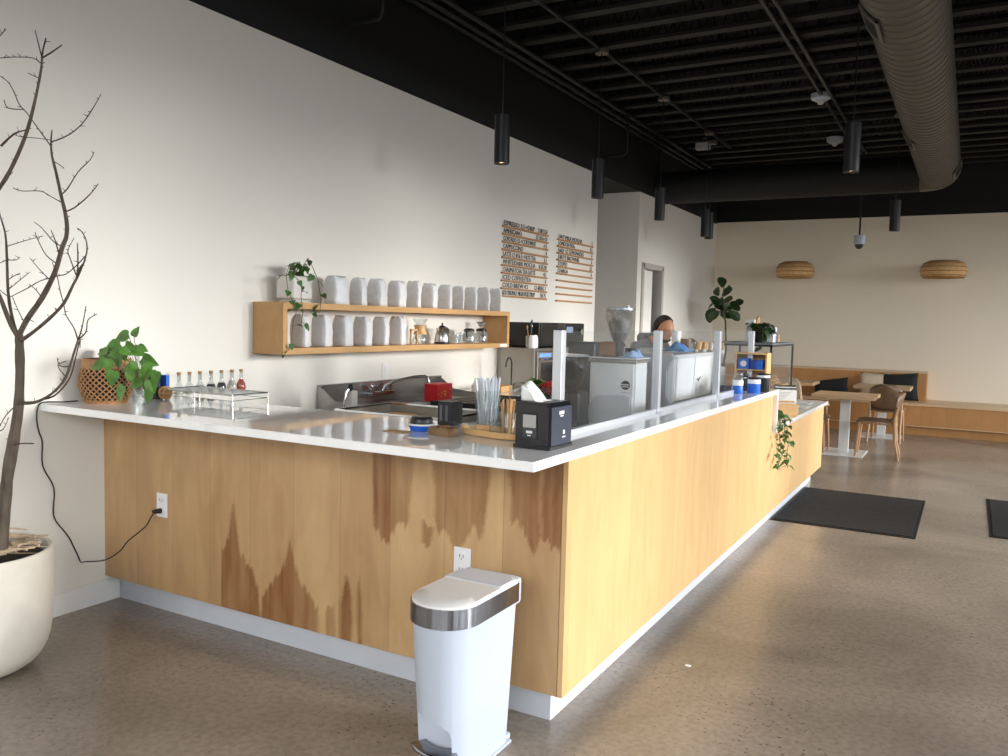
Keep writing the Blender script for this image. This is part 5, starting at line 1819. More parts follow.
# ---------------------------------------------------------------- glass guard
gy = [2.88, 4.03, 5.17, 6.08]
GX = 2.455
for i, y_ in enumerate(gy):
    lab = ['square aluminium post holding the glass guard, nearest the napkin dispenser', 'square aluminium post of the glass guard, second from the corner', 'square aluminium post of the glass guard, third from the corner', 'last aluminium post of the glass guard, before the wooden crate'][i]
    t = thing('guard_post', lab, 'post', (GX, y_, TZ), 0, 'glass guard posts')
    MB().box((-0.019, -0.019, 0.006), (0.019, 0.019, 0.418), 0.002).build('post_tube', mat('aluminium', (206, 210, 216), 0.35, 0.6, var=0.02), t)
    MB().box((-0.028, -0.028, 0), (0.028, 0.028, 0.006), 0.001).build('base_plate', mat('aluminium', (206, 210, 216), 0.35, 0.6), t)
for i in range(3):
    a, b = gy[i] + 0.02, gy[i + 1] - 0.02
    t = thing('glass_guard', ['clear glass guard pane nearest the camera on the counter', 'middle clear glass guard pane before the white espresso machine', 'farthest clear glass guard pane before the blue tins'][i], 'glass pane', (GX, a, TZ), 0, 'glass guard panes')
    MB().box((-0.003, 0, 0.018), (0.003, b - a, 0.415)).build('pane', guard_glass, t)
    MB().box((-0.012, 0, 0.0), (0.012, b - a, 0.022), 0.001).build('bottom_channel', mat('aluminium', (206, 210, 216), 0.35, 0.6), t)

# ---------------------------------------------------------------- coffee grinder with smoked hopper
IZ = 0.881
t = thing('bean_grinder', 'black coffee grinder with smoked bean hopper behind the near glass', 'grinder', (1.93, 4.15 - 0.62, IZ))
gp = onx(572, 372, 1.93)
t.location = (1.93, gp.y, IZ)
MB().box((-0.10, -0.08, 0), (0.10, 0.09, 0.05), 0.01).box((-0.075, -0.07, 0.05), (0.075, 0.08, 0.24), 0.015).build('grinder_body', black_plastic, t)
MB().lathe([(0.030, 0.24), (0.045, 0.262), (0.075, 0.33), (0.088, 0.40), (0.090, 0.435), (0.087, 0.435), (0.072, 0.33), (0.028, 0.245)], n=32).build('hopper', smoke_glass, t, smooth=True)
MB().lathe([(0, 0.245), (0.04, 0.265), (0.068, 0.33), (0.074, 0.36), (0, 0.365)], n=24).build('beans', coffee_bean, t, smooth=True)
MB().lathe([(0.086, 0.433), (0.094, 0.433), (0.094, 0.445), (0, 0.45)], n=32).build('hopper_lid', chrome, t, smooth=True)
t = thing('tall_dispenser', 'tall black appliance behind the smoked bean hopper', 'dispenser', (1.2, 4.85, 0))
ap = onx(577, 360, 1.45)
t.location = (1.76, onx(580, 360, 1.76).y + 0.1, IZ)
MB().box((-0.09, -0.09, 0), (0.09, 0.10, 0.50), 0.012).build('case', dark_plastic, t)
MB().box((0.09, -0.06, 0.32), (0.094, 0.07, 0.42)).build('screen', black_plastic, t)

# ---------------------------------------------------------------- espresso machine 1 (with round badge)
m1 = thing('tea_brewer', 'white boxy brewing machine with round black badge behind the glass', 'brewing machine', (2.06, 4.51, IZ))
y0, y1 = -0.10, 0.10
mb = MB()
mb.prism([(-0.14, 0.03), (0.14, 0.03), (0.14, 0.395), (-0.14, 0.395)], y0, y1, 'Y', 0.012)
mb.build('machine_body', machine_white, m1)
MB().box((-0.15, y0 - 0.012, 0.395), (0.15, y1 + 0.02, 0.415), 0.004).build('top_tray', steel_dull, m1)
MB().box((-0.15, y0 - 0.012, 0.416), (0.15, y1 + 0.02, 0.424), 0.003).build('tray_rim', machine_white, m1)
bd = MB().cone((0.085, y0, 0.27), (0.085, y0 - 0.006, 0.27), 0.026, n=28).build('badge', black_plastic, m1)
MB().box((0.062, y0 - 0.0075, 0.270), (0.108, y0 - 0.006, 0.275)).build('badge_mark', white_trim, bd)
MB().box((0.066, y0 - 0.0075, 0.259), (0.104, y0 - 0.006, 0.263)).build('badge_mark', white_trim, bd)
MB().box((0.06, y0 - 0.002, 0.225), (0.115, y0 + 0.001, 0.228)).build('printed_line', mat('print_grey', (150, 152, 156), 0.4), m1)
for a in ((-0.11, y0 + 0.03), (0.11, y0 + 0.03), (-0.11, y1 - 0.03), (0.11, y1 - 0.03)):
    MB().cone(a + (0,), a + (0.035,), 0.018, n=12).build('foot', black_plastic, m1)
mb = MB()
mb.prism([(-0.13, 0.06), (-0.10, 0.04), (0.13, 0.04), (0.13, 0.20), (0.09, 0.215), (-0.06, 0.21), (-0.10, 0.19), (-0.13, 0.14)], y0 - 0.03, y0 + 0.001, 'Y', 0.008)
mb.build('front_cover', mat('cheek_grey', (196, 200, 204), 0.3, var=0.01), m1)
# machine 2 with winged mark
m2 = thing('espresso_machine', 'white two-group espresso machine with winged mark, beyond the second post', 'espresso machine', (1.94, 5.60, IZ))
y0, y1 = -0.55, 0.51
mb = MB()
mb.prism([(-0.02, 0.07), (0.21, 0.07), (0.27, 0.13), (0.275, 0.40), (0.255, 0.425), (-0.30, 0.425), (-0.30, 0.33), (-0.02, 0.33)], y0 + 0.03, y1 - 0.03, 'Y', 0.008)
mb.build('machine_body', machine_white, m2)
for s, yy_ in ((0, y0), (1, y1 - 0.03)):
    mb = MB()      # side cheeks: grey C-shaped frames
    mb.prism([(-0.34, 0.02), (0.20, 0.02), (0.265, 0.09), (0.225, 0.17), (0.225, 0.33), (0.275, 0.41), (0.255, 0.435), (-0.33, 0.435), (-0.35, 0.37), (0.09, 0.355), (0.135, 0.30), (0.115, 0.12), (0.06, 0.075), (-0.34, 0.06)], yy_, yy_ + 0.03, 'Y', 0.004)
    mb.build('side_frame', mat('frame_grey', (178, 182, 186), 0.3, 0.2, var=0.01), m2)
MB().box((-0.30, y0 + 0.03, 0.035), (0.02, y1 - 0.03, 0.075), 0.004).build('drip_tray', black_metal, m2)
for g in (-0.25, 0.2):
    gh = MB().cone((-0.16, g, 0.24), (-0.16, g, 0.33), 0.035).build('group_head', chrome, m2, smooth=True)
    MB().cone((-0.16, g, 0.215), (-0.16, g, 0.24), 0.034).cone((-0.16, g, 0.225), (-0.34, g - 0.02, 0.215), 0.011, 0.014).build('portafilter', black_plastic, gh, smooth=True)
mk = MB()
mk.prism([(-0.01, 0.247), (0.004, 0.235), (0.018, 0.244), (0.062, 0.268), (0.020, 0.252), (0.004, 0.243), (-0.008, 0.254), (-0.055, 0.252)], 0.2745, 0.2775, 'X')
mk.build('winged_mark', mat('bronze', (110, 84, 60), 0.3, 0.7), m2)
mk = MB().tube([(0.276, -0.085, 0.405), (0.2765, -0.10, 0.30), (0.2765, -0.115, 0.20), (0.272, -0.14, 0.125)], 0.0016, n=5)
mk.build('panel_seam', mat('print_grey', (150, 152, 156), 0.4), m2)
for a in ((-0.28, y0 + 0.06), (0.16, y0 + 0.06), (-0.28, y1 - 0.06), (0.16, y1 - 0.06)):
    MB().cone(a + (0,), a + (0.03,), 0.022, n=12).build('foot', black_plastic, m2)
# hopper grinder between the machines
t = thing('hopper_grinder', 'coffee grinder with tall clear cone hopper between the espresso machines', 'grinder', (2.0, 4.685, IZ))
hx = onx(619.5, 330, 1.95).y
t.location = (1.95, hx, IZ)
MB().box((-0.10, -0.075, 0), (0.10, 0.075, 0.04), 0.008).box((-0.055, -0.055, 0.04), (0.06, 0.055, 0.40), 0.02).cone((0, 0, 0.40), (0, 0, 0.475), 0.036, n=24).build('grinder_body', mat('grinder_grey', (150, 152, 154), 0.35, 0.4), t)
MB().cone((0, 0, 0.475), (0, 0, 0.495), 0.040, n=24).build('collar', black_plastic, t)
MB().lathe([(0.030, 0.495), (0.055, 0.55), (0.078, 0.62), (0.088, 0.69), (0.088, 0.705), (0.085, 0.705), (0.075, 0.62), (0.028, 0.50)], n=32).build('hopper', hopper_glass, t, smooth=True)
MB().lathe([(0, 0.50), (0.03, 0.505), (0.052, 0.56), (0, 0.575)], n=24).build('beans', coffee_bean, t, smooth=True)
MB().lathe([(0.088, 0.70), (0.094, 0.70), (0.094, 0.712), (0, 0.716)], n=32).cone((0.03, 0.05, 0.714), (0.03, 0.05, 0.73), 0.012).build('hopper_lid', steel_band, t, smooth=True)
MB().cone((0.03, 0.03, 0.44), (0.07, 0.07, 0.44), 0.028, n=20).cone((0.07, 0.07, 0.44), (0.085, 0.085, 0.44), 0.018, n=20).build('adjust_knob', black_plastic, t, smooth=True)
# things on machine 1
tz = IZ + 0.425
t = thing('walnut_box', 'brown wooden box on top of the near espresso machine', 'box', (1.98, 3.90, tz))
t.location = (2.0, 4.53, tz)
MB().box((-0.055, -0.05, 0), (0.05, 0.05, 0.085), 0.012).build('box_body', mat('walnut_dark', (126, 84, 58), 0.4, var=0.15), t)
MB().box((0.05, -0.05, 0.002), (0.062, 0.05, 0.087), 0.004).build('dark_edge', black_plastic, t)

def crumple(w, d, h, seed, n=14):
    rr2 = random.Random(seed)
    mb2 = MB()
    ph2 = [rr2.uniform(0, 6) for _ in range(6)]

    def fn(u, v):
        x, y = (u - 0.5) * w, (v - 0.5) * d
        e = max(0, 1 - (abs(u - 0.5) * 2) ** 3) * max(0, 1 - (abs(v - 0.5) * 2) ** 3)
        z = h * e * (0.6 + 0.25 * math.sin(9 * u + ph2[0]) + 0.25 * math.sin(11 * v + ph2[1] + 4 * u)) + 0.001
        return (x * (1 + 0.08 * math.sin(7 * v + ph2[2])), y * (1 + 0.08 * math.sin(8 * u + ph2[3])), max(0.001, z))
    mb2.grid(fn, n, n)
    return mb2


o = crumple(0.09, 0.14, 0.05, 3).build('blue_towel', mat('pale_blue_cloth', (150, 180, 222), 0.85, var=0.15, scale=20, bump=0.4), loc=(2.145, 4.51, tz), smooth=True, solid=0.004)
tag(o, 'pale blue folded towel on the right end of the near machine', 'towel')
tz2 = IZ + 0.437
o = crumple(0.16, 0.20, 0.06, 9, 18).build('blue_towel', blue_cloth, loc=(2.06, onx(677, 350, 2.06).y, tz2), smooth=True, solid=0.004)
tag(o, 'crumpled bright blue towel on the far espresso machine', 'towel')
for (px, x_, r_, h_, m_, nm, lab, ct) in ((676, 1.90, 0.036, 0.13, paper, 'paper_cup_stack', 'stack of white paper cups beside the blue towel', 'cups'),
                                          (692, 2.06, 0.026, 0.055, clear_glass, 'glass_cup', 'clear glass cup on top of the far machine', 'cup'),
                                          (697.5, 2.06, 0.034, 0.06, kraft, 'paper_bowl', 'brown paper cup on top of the far machine, left one', 'cup'),
                                          (705, 2.10, 0.032, 0.055, kraft, 'paper_bowl', 'brown paper cup on top of the far machine, right one', 'cup'),
                                          (711, 2.14, 0.024, 0.05, ceramic, 'espresso_cup', 'small white cup at the right end of the far machine', 'cup')):
    y_ = onx(px, 345, x_).y
    t = thing(nm, lab, ct, (x_, y_, tz2))
    MB().lathe([(0, 0), (r_ * 0.8, 0), (r_, h_), (r_ - 0.003, h_), (r_ * 0.8 - 0.003, 0.004), (0, 0.004)], n=20).build('cup_body', m_, t, smooth=True)
    MB().lathe([(r_ - 0.001, h_ - 0.004), (r_ + 0.003, h_ - 0.002), (r_ + 0.002, h_ + 0.003), (r_ - 0.003, h_)], n=20, close=True).build('rim', m_, t, smooth=True)
t = thing('walnut_jar', 'small dark wooden jar with black knob on the far machine', 'jar', (2.0, onx(686, 345, 2.0).y, tz2))
MB().lathe([(0, 0), (0.04, 0), (0.042, 0.08), (0, 0.08)], n=20).build('jar_body', mat('walnut_dark'), t, smooth=True) if False else MB().lathe([(0, 0), (0.04, 0), (0.042, 0.08), (0, 0.08)], n=20).build('jar_body', MATS['walnut_dark'], t, smooth=True)
MB().sph((0.02, 0.05, 0.045), 0.04).build('round_lid', black_plastic, t, smooth=True)

# ================================================================ BARISTA
hp = onx(664, 332, 1.42)
hp = hp + Vector((0.03, 0.13, 0))
pr = thing('person', 'person in grey hooded sweatshirt bending forward behind the espresso machine', 'person', (hp.x - 0.30, hp.y, 0))


def skin_body(name, verts, edges, rads, m, parent, sub=2, root=0):
    me_ = bpy.data.meshes.new(name)
    me_.from_pydata([tuple(v) for v in verts], edges, [])
    o_ = bpy.data.objects.new(name, me_)
    COL.objects.link(o_)
    sk_ = o_.modifiers.new('skin', 'SKIN')
    sk_.use_smooth_shade = True
    lay = me_.skin_vertices[0].data if me_.skin_vertices else None
    if lay is None:
        bm_ = bmesh.new()
        bm_.from_mesh(me_)
        bm_.verts.layers.skin.verify()
        bm_.to_mesh(me_)
        bm_.free()
        lay = me_.skin_vertices[0].data
    for i, rr3 in enumerate(rads):
        lay[i].radius = rr3 if isinstance(rr3, tuple) else (rr3, rr3)
        lay[i].use_root = (i == root)
    sb = o_.modifiers.new('sub', 'SUBSURF')
    sb.levels = sub
    sb.render_levels = sub
    dg = bpy.context.evaluated_depsgraph_get()
    me2 = bpy.data.meshes.new_from_object(o_.evaluated_get(dg))
    me2.materials.clear()
    me2.materials.append(m)
    for p_ in me2.polygons:
        p_.use_smooth = True
    bpy.data.objects.remove(o_)
    o2 = bpy.data.objects.new(name, me2)
    COL.objects.link(o2)
    o2.parent = parent
    return o2


# local frame: +x is where the person faces; head centre about (0.30, 0, 1.47)
HC = Vector((0.30, 0, 1.455))
bv = [(0.0, 0, 0.88), (0.02, 0, 1.02), (0.07, 0, 1.18), (0.14, 0, 1.30), (0.20, 0, 1.365),           # trunk
      (0.13, 0.17, 1.29), (0.22, 0.23, 1.05), (0.42, 0.16, 0.98), (0.13, -0.17, 1.29), (0.22, -0.23, 1.05), (0.42, -0.16, 0.98)]
be = [(0, 1), (1, 2), (2, 3), (3, 4), (3, 5), (5, 6), (6, 7), (3, 8), (8, 9), (9, 10)]
br_ = [(0.15, 0.12), (0.15, 0.115), (0.16, 0.12), (0.15, 0.11), 0.062, 0.066, 0.05, 0.036, 0.066, 0.05, 0.036]
bodyv = bv + [(0.0, 0.09, 0.80), (0.03, 0.10, 0.46), (0.0, 0.10, 0.08), (0.13, 0.11, 0.03), (0.0, -0.09, 0.80), (0.03, -0.10, 0.46), (0.0, -0.10, 0.08), (0.13, -0.11, 0.03)]
skin_body('trousers_and_legs', [bodyv[0]] + bodyv[11:], [(0, 1), (1, 2), (2, 3), (3, 4), (0, 5), (5, 6), (6, 7), (7, 8)], [(0.13, 0.11), 0.088, 0.06, 0.045, 0.035, 0.088, 0.06, 0.045, 0.035], denim, pr)
skin_body('sweatshirt', bv, be, br_, hoodie, pr)
skin_body('hood', [(0.02, 0, 1.36), (0.08, 0.06, 1.375), (0.08, -0.06, 1.375), (0.15, 0.075, 1.36), (0.15, -0.075, 1.36)], [(0, 1), (0, 2), (1, 3), (2, 4)], [0.055, 0.05, 0.05, 0.038, 0.038], hoodie, pr)
# head with face
hm = MB()
nu, nv = 40, 30


def headf(u, v):
    th = PI * v
    ph = 2 * PI * u
    x, y, z = math.sin(th) * math.cos(ph), math.sin(th) * math.sin(ph), math.cos(th)
    X, Y_, Z_ = x * 0.100, y * 0.078, z * 0.118
    if z < 0:      # jaw narrows
        Y_ *= 1 + 0.30 * z
        X = X * (1 + 0.10 * z) + 0.012 * (-z)
    f = max(0, x) ** 3
    g = lambda a, b, c: math.exp(-((a - b) / c) ** 2)
    X += 0.026 * f * g(z, -0.18, 0.16) * g(y, 0, 0.22)           # nose
    X += 0.010 * f * g(z, 0.10, 0.12) * g(y, 0, 0.7)             # brow
    X -= 0.008 * f * g(z, -0.03, 0.10) * (g(y, 0.34, 0.16) + g(y, -0.34, 0.16))   # eye sockets
    X += 0.009 * f * g(z, -0.52, 0.08) * g(y, 0, 0.3)            # lips
    X += 0.012 * f * g(z, -0.86, 0.14) * g(y, 0, 0.3)            # chin
    return (X, Y_, Z_)


hm.grid(headf, nu, nv)
bmesh.ops.remove_doubles(hm.bm, verts=hm.bm.verts, dist=0.0004)
# neck continuous with the head
hm.tube([(-0.015, 0, -0.07), (-0.05, 0, -0.115), (-0.10, 0, -0.15)], [0.052, 0.055, 0.06], n=18)
for s in (-1, 1):
    hm.sph((-0.008, s * 0.078, -0.012), 0.030, 0.62, 0.30, 1.0, 12, 8)
Mh = Matrix.Translation(HC) @ Matrix.Rotation(R_(14), 4, 'Y')
hm.tf(Mh)
head = hm.build('head', skin_mat, pr, smooth='soft')
hr = MB()


def hairf(u, v):
    th = PI * 0.60 * v
    ph = 2 * PI * u
    x, y, z = math.sin(th) * math.cos(ph), math.sin(th) * math.sin(ph), math.cos(th)
    lim = 0.0
    # cut back above the face
    if x > 0.05:
        z = max(z, 0.30 + 1.3 * (x - 0.05))
        n_ = math.sqrt(x * x + y * y + z * z)
        x, y, z = x / n_, y / n_, z / n_
    return (x * 0.108 - 0.004, y * 0.086, z * 0.127)


hr.grid(hairf, 32, 14)
hr.tf(Mh)
hr.build('hair', hair_mat, pr, smooth='soft', solid=0.006)
bd_ = MB()


def beardf(u, v):
    a = -1.15 + 2.3 * u
    z = -0.62 - 0.34 * v
    rr4 = math.sqrt(max(0.02, 1 - z * z))
    return (0.100 * rr4 * math.cos(a) * 1.06 + 0.018, 0.078 * rr4 * math.sin(a) * 0.92, z * 0.120)


bd_.grid(beardf, 12, 5)
bd_.tf(Mh)
bd_.build('beard', hair_mat, pr, smooth='soft', solid=0.003)
ey = MB()
for s in (-1, 1):
    ey.sph((0.081, s * 0.028, 0.0), 0.011, 0.7, 1, 0.7, 10, 8)
ey.tf(Mh)
ey.build('eyes', ceramic, pr, smooth='soft')
gl = MB()
for s in (-1, 1):
    gl.tube([(0.098 + 0.0 * i, s * 0.030 + 0.021 * math.cos(2 * PI * i / 14), 0.0 + 0.017 * math.sin(2 * PI * i / 14)) for i in range(15)], 0.0017, n=5)
    gl.tube([(0.098, s * 0.052, 0.004), (0.05, s * 0.078, 0.008), (-0.01, s * 0.082, 0.004)], 0.0015, n=5)
gl.tube([(0.100, -0.010, 0.003), (0.100, 0.010, 0.003)], 0.0015, n=5)
gl.tf(Mh)
gl.build('glasses', mat('frame_wire', (90, 90, 92), 0.3, 0.6), pr)
# hands resting at the machine, five bent fingers each
for s in (-1, 1):
    w = Vector((0.42, s * 0.16, 0.98))
    V = [w, w + Vector((0.05, 0, -0.01)), w + Vector((0.085, 0, -0.018))]
    E = [(0, 1), (1, 2)]
    Rr = [0.024, (0.030, 0.016), (0.030, 0.013)]
    for k, (oy, L3) in enumerate(((-0.027, 0.060), (-0.009, 0.070), (0.009, 0.066), (0.027, 0.052))):
        b0 = len(V)
        V += [w + Vector((0.100, oy, -0.020)), w + Vector((0.100 + L3 * 0.5, oy * 1.1, -0.030)), w + Vector((0.100 + L3 * 0.85, oy * 1.1, -0.058))]
        E += [(2, b0), (b0, b0 + 1), (b0 + 1, b0 + 2)]
        Rr += [0.0092, 0.0085, 0.007]
    b0 = len(V)
    V += [w + Vector((0.055, -s * 0.035, -0.018)), w + Vector((0.085, -s * 0.052, -0.030)), w + Vector((0.108, -s * 0.050, -0.044))]
    E += [(1, b0), (b0, b0 + 1), (b0 + 1, b0 + 2)]
    Rr += [0.013, 0.0105, 0.008]
    skin_body('hand', V, E, Rr, skin_mat, pr, 1)
pr.rotation_euler = (0, 0, R_(-27))

# ================================================================ FAR END OF THE COUNTER
cr = thing('wooden_crate', 'open pine crate on its side at the end of the white worktop', 'crate', (2.475, 6.06, TZ + 0.001))
cr.scale = (0.9, 1, 1)
mb = MB()
mb.box((-0.125, -0.06, 0), (-0.111, 0.08, 0.25)).box((0.111, -0.06, 0), (0.125, 0.08, 0.25)).box((-0.111, -0.06, 0), (0.111, 0.08, 0.012)).box((-0.125, -0.06, 0.25), (0.125, 0.08, 0.262)).box((-0.111, 0.07, 0.012), (0.111, 0.08, 0.25))
mb.box((-0.111, -0.05, 0.135), (0.111, 0.07, 0.145))
mb.build('crate_frame', bamboo, cr)
for (x_, w_, z_, h_, nm, lab) in ((-0.055, 0.075, 0.147, 0.075, 'blue_carton', 'blue carton with round white mark on the crate shelf, left one'), (0.045, 0.09, 0.147, 0.065, 'blue_carton', 'plain bright blue carton on the crate shelf, right one')):
    t = thing(nm, lab, 'carton', (2.475 + x_ * 0.9, 6.03, TZ + z_))
    MB().box((-w_ / 2, -0.035, 0), (w_ / 2, 0.035, h_), 0.002).build('carton_box', blue_label, t)
    if x_ < 0:
        MB().cone((0, -0.037, 0.038), (0, -0.035, 0.038), 0.022, n=24).cone((0, -0.0375, 0.038), (0, -0.0365, 0.038), 0.014, n=24).build('round_mark', white_trim, t)
    else:
        MB().box((-w_ / 2 - 0.0, -0.036, 0), (-w_ / 2 + 0.045, -0.0345, h_)).build('dark_panel', mat('navy_label', (20, 62, 140), 0.4), t)


def tin(px, y_, r_, h_, label, cols, name='coffee_tin', cat='tin', z=None):
    p = ony(px, 385, y_)
    t = thing(name, label, cat, (p.x, y_, (TZ + 0.001) if z is None else z))
    zz = 0
    for k, (m_, fr_, nm) in enumerate(cols):
        hh = h_ * fr_
        rr5 = r_ * (1.04 if nm == 'lid' else 1.0)
        MB().lathe([(0, zz), (rr5 * 0.97, zz), (rr5, zz + 0.002), (rr5, zz + hh - 0.002), (rr5 * 0.96, zz + hh), (0, zz + hh)], n=28).build(nm, m_, t, smooth=True)
        zz += hh
    return t


tin(754, 5.72, 0.043, 0.105, 'short blue-labelled tin with white band and black lid in front of the crate', ((blue_label, 0.60, 'label'), (paper, 0.28, 'band'), (black_plastic, 0.12, 'lid')))
tin(763, 5.88, 0.045, 0.125, 'black tin with white lid band standing before the crate', ((black_plastic, 0.78, 'body'), (paper, 0.14, 'band'), (black_plastic, 0.08, 'lid')))
tin(738, 5.62, 0.034, 0.085, 'small blue and white tin, left of the short blue tin', ((blue_label, 0.60, 'label'), (paper, 0.40, 'band')))
tin(737.5, 5.76, 0.036, 0.135, 'tall clear-lidded white jar behind the small blue tin', ((ceramic, 0.55, 'jar_body'), (steel_dull, 0.12, 'band'), (clear_glass, 0.33, 'lid')), 'lidded_jar', 'jar')
tin(744, 5.86, 0.026, 0.12, 'dark slim tin between the blue tins', ((black_plastic, 0.7, 'body'), (steel, 0.1, 'band'), (black_plastic, 0.2, 'lid')))
p = ony(761.5, 390, 5.60)
t = thing('price_card', 'small white upright price card before the tins', 'card', (2.575, 5.70, TZ + 0.001))
MB().prism([(-0.018, 0), (0.018, 0), (0.018, 0.058), (-0.018, 0.058)], -0.001, 0.001, 'Y').box((-0.018, 0, 0), (0.018, 0.02, 0.002)).build('card', paper, t)
# row of syrup bottles in a clear bin behind the last pane
t = thing('bottle_caddy', 'dark caddy on the steel counter holding pump bottles', 'caddy', (2.13, 6.07, IZ))
MB().box((-0.17, -0.07, 0), (0.18, 0.075, 0.18), 0.005).build('caddy_body', black_plastic, t)
for i, px in enumerate((728, 732, 738.5, 744, 748)):
    x_ = ony(px, 360, 6.07).x
    t = thing('syrup_bottle', ['clear pump bottle with pale top, leftmost on the caddy', 'clear pump bottle with pale top, second from left on the caddy', 'clear pump bottle with pale top, middle of the five', 'clear pump bottle with pale top, fourth from left on the caddy', 'clear pump bottle with pale top, rightmost on the caddy'][i], 'bottle', (min(x_, 2.27), 6.05 + 0.02 * (i % 2), IZ + 0.181), 0, 'pump bottles on the caddy')
    t.location.x = 1.99 + 0.067 * i
    MB().lathe([(0, 0), (0.030, 0), (0.032, 0.01), (0.032, 0.16), (0.014, 0.20), (0.013, 0.235), (0, 0.235)], n=20).build('bottle_glass', clear_glass, t, smooth=True)
    MB().lathe([(0, 0.004), (0.029, 0.004), (0.029, 0.10 + 0.01 * i), (0, 0.10 + 0.01 * i)], n=20).build('contents', liq[0], t, smooth=True)
    MB().cone((0, 0, 0.235), (0, 0, 0.262), 0.014, n=14).build('cap', paper, t)
    MB().cone((0, 0, 0.262), (0, 0, 0.315), 0.009, n=10).build('stopper', bamboo, t)
# pastry display case on the low counter
LZ2 = 0.785
dc = thing('display_case', 'black-framed glass pastry case on the low white counter', 'display case', (2.15, 7.56, LZ2))
hx_, hy_, hh = 0.25, 0.48, 0.565
mb = MB()
s_ = 0.016
for x_ in (-hx_, hx_ - s_):
    for y_ in (-hy_, hy_ - s_):
        mb.box((x_, y_, 0), (x_ + s_, y_ + s_, hh))
for z_ in (0, 0.13, hh - s_):
    mb.box((-hx_, -hy_, z_), (hx_, -hy_ + s_, z_ + s_)).box((-hx_, hy_ - s_, z_), (hx_, hy_, z_ + s_)).box((-hx_, -hy_, z_), (-hx_ + s_, hy_, z_ + s_)).box((hx_ - s_, -hy_, z_), (hx_, hy_, z_ + s_))
mb.build('case_frame', black_metal, dc)
MB().box((-hx_ + s_, -hy_ + s_, 0.0), (hx_ - 0.002, hy_ - s_, 0.12)).build('case_base', steel_dull, dc)
MB().box((-hx_, -hy_, hh), (hx_, hy_, hh + 0.012)).build('case_top', mat('grey_top', (120, 124, 130), 0.35), dc)
MB().box((hx_ - 0.006, -hy_ + s_, 0.146), (hx_ - 0.002, hy_ - s_, hh - s_)).build('front_glass', acrylic, dc)
MB().box((-hx_ + s_, -hy_ + 0.002, 0.146), (hx_ - s_, -hy_ + 0.006, hh - s_)).build('side_glass', acrylic, dc)
MB().box((-hx_ + s_, -hy_ + s_, 0.36), (hx_ - 0.02, hy_ - s_, 0.366)).build('glass_shelf', acrylic, dc)
MB().box((-hx_ + s_, -hy_ + s_, 0.146), (hx_ - 0.03, hy_ - s_, 0.152)).build('shelf_board', steel, dc)
t = thing('pastry_basket', 'wooden tray of pastries inside the glass case', 'basket', (2.22, 7.66, LZ2 + 0.153))
MB().box((-0.16, -0.30, 0), (0.16, 0.30, 0.012)).box((-0.16, -0.30, 0), (-0.15, 0.30, 0.14)).box((0.15, -0.30, 0), (0.16, 0.30, 0.05)).box((-0.16, -0.30, 0), (0.16, -0.29, 0.05)).box((-0.16, 0.29, 0), (0.16, 0.30, 0.05)).build('tray_body', kraft, t)
r = random.Random(31)
pastry = mat('pastry', (196, 146, 88), 0.6, var=0.25, scale=30, bump=0.4)
for i in range(10):
    cx_, cy_, cz2 = -0.07 + 0.14 * (i % 2), -0.23 + 0.115 * (i // 2), 0.035
    pts = []
    for k in range(9):
        a = -1.2 + 2.4 * k / 8
        pts.append((0.048 * math.sin(a), 0.03 * math.cos(a) - 0.02, 0.004 * math.sin(k * 2.4)))
    rs2 = [0.006, 0.012, 0.018, 0.022, 0.024, 0.022, 0.018, 0.012, 0.006]
    M = Matrix.Rotation(r.uniform(-0.5, 0.5) + 0.6, 4, 'Z') @ Matrix.Rotation(R_(25), 4, 'X')
    mb = MB().tube(pts, rs2, n=10).tf(M)
    o = mb.build('croissant', pastry, loc=(2.22 + cx_, 7.66 + cy_, LZ2 + 0.153 + 0.045 + 0.035 * (i % 3)), smooth=True)
    tag(o, 'golden croissant on the wooden tray inside the glass case', 'croissant', 'croissants in the case')
for i in range(5):
    t = thing('wrapped_pastry', 'pale wrapped pastry on the glass shelf of the case', 'pastry', (2.18, 7.24 + 0.14 * i, LZ2 + 0.367), 0, 'pastries on the glass shelf')
    MB().sph((0, 0, 0.028), 0.05, 1.1, 0.9, 0.55, 14, 8).build('pastry', mat('pale_bun', (226, 212, 188), 0.5, var=0.08), t, smooth=True)
# sign, printer, bamboo block on the low counter
t = thing('bamboo_block', 'pale bamboo block on the low counter beside the waterfall end', 'block', (2.50, 6.78, LZ2))
bp_ = onz(786, 415, LZ2)
t.location = (2.545, 6.98, LZ2)
t.rotation_euler = (0, 0, R_(-62))
MB().box((-0.055, -0.09, 0), (0.055, 0.09, 0.095), 0.003).build('block', bamboo, t)
t = thing('framed_notice', 'white framed notice standing on the bamboo block', 'notice', (2.545, 6.98, LZ2 + 0.096), R_(-62))
MB().box((0.0, -0.085, 0), (0.012, 0.085, 0.11), 0.002).build('frame', white_trim, t)
mb = MB()
for k in range(6):
    mb.box((0.012, -0.07, 0.03 + 0.012 * k), (0.0128, -0.02 + 0.012 * ((k * 7) % 6), 0.033 + 0.012 * k))
mb.build('print', mat('print_grey'), t) if False else mb.build('print', MATS['print_grey'], t)
MB().box((0.012, -0.07, 0.008), (0.0128, 0.07, 0.024)).build('food_picture', kraft, t)
t = thing('receipt_roll', 'silver cylinder resting on top of the framed notice holder', 'roll', (2.445, 6.74, LZ2 + 0.122))
t.location = (2.532, 7.005, LZ2 + 0.096)
t.rotation_euler = (0, 0, R_(-62))
MB().cone((0, -0.085, 0.13), (0, 0.085, 0.13), 0.018, n=20).box((-0.012, -0.08, 0), (0.012, 0.08, 0.115)).build('roll_holder', steel, t, smooth=True)
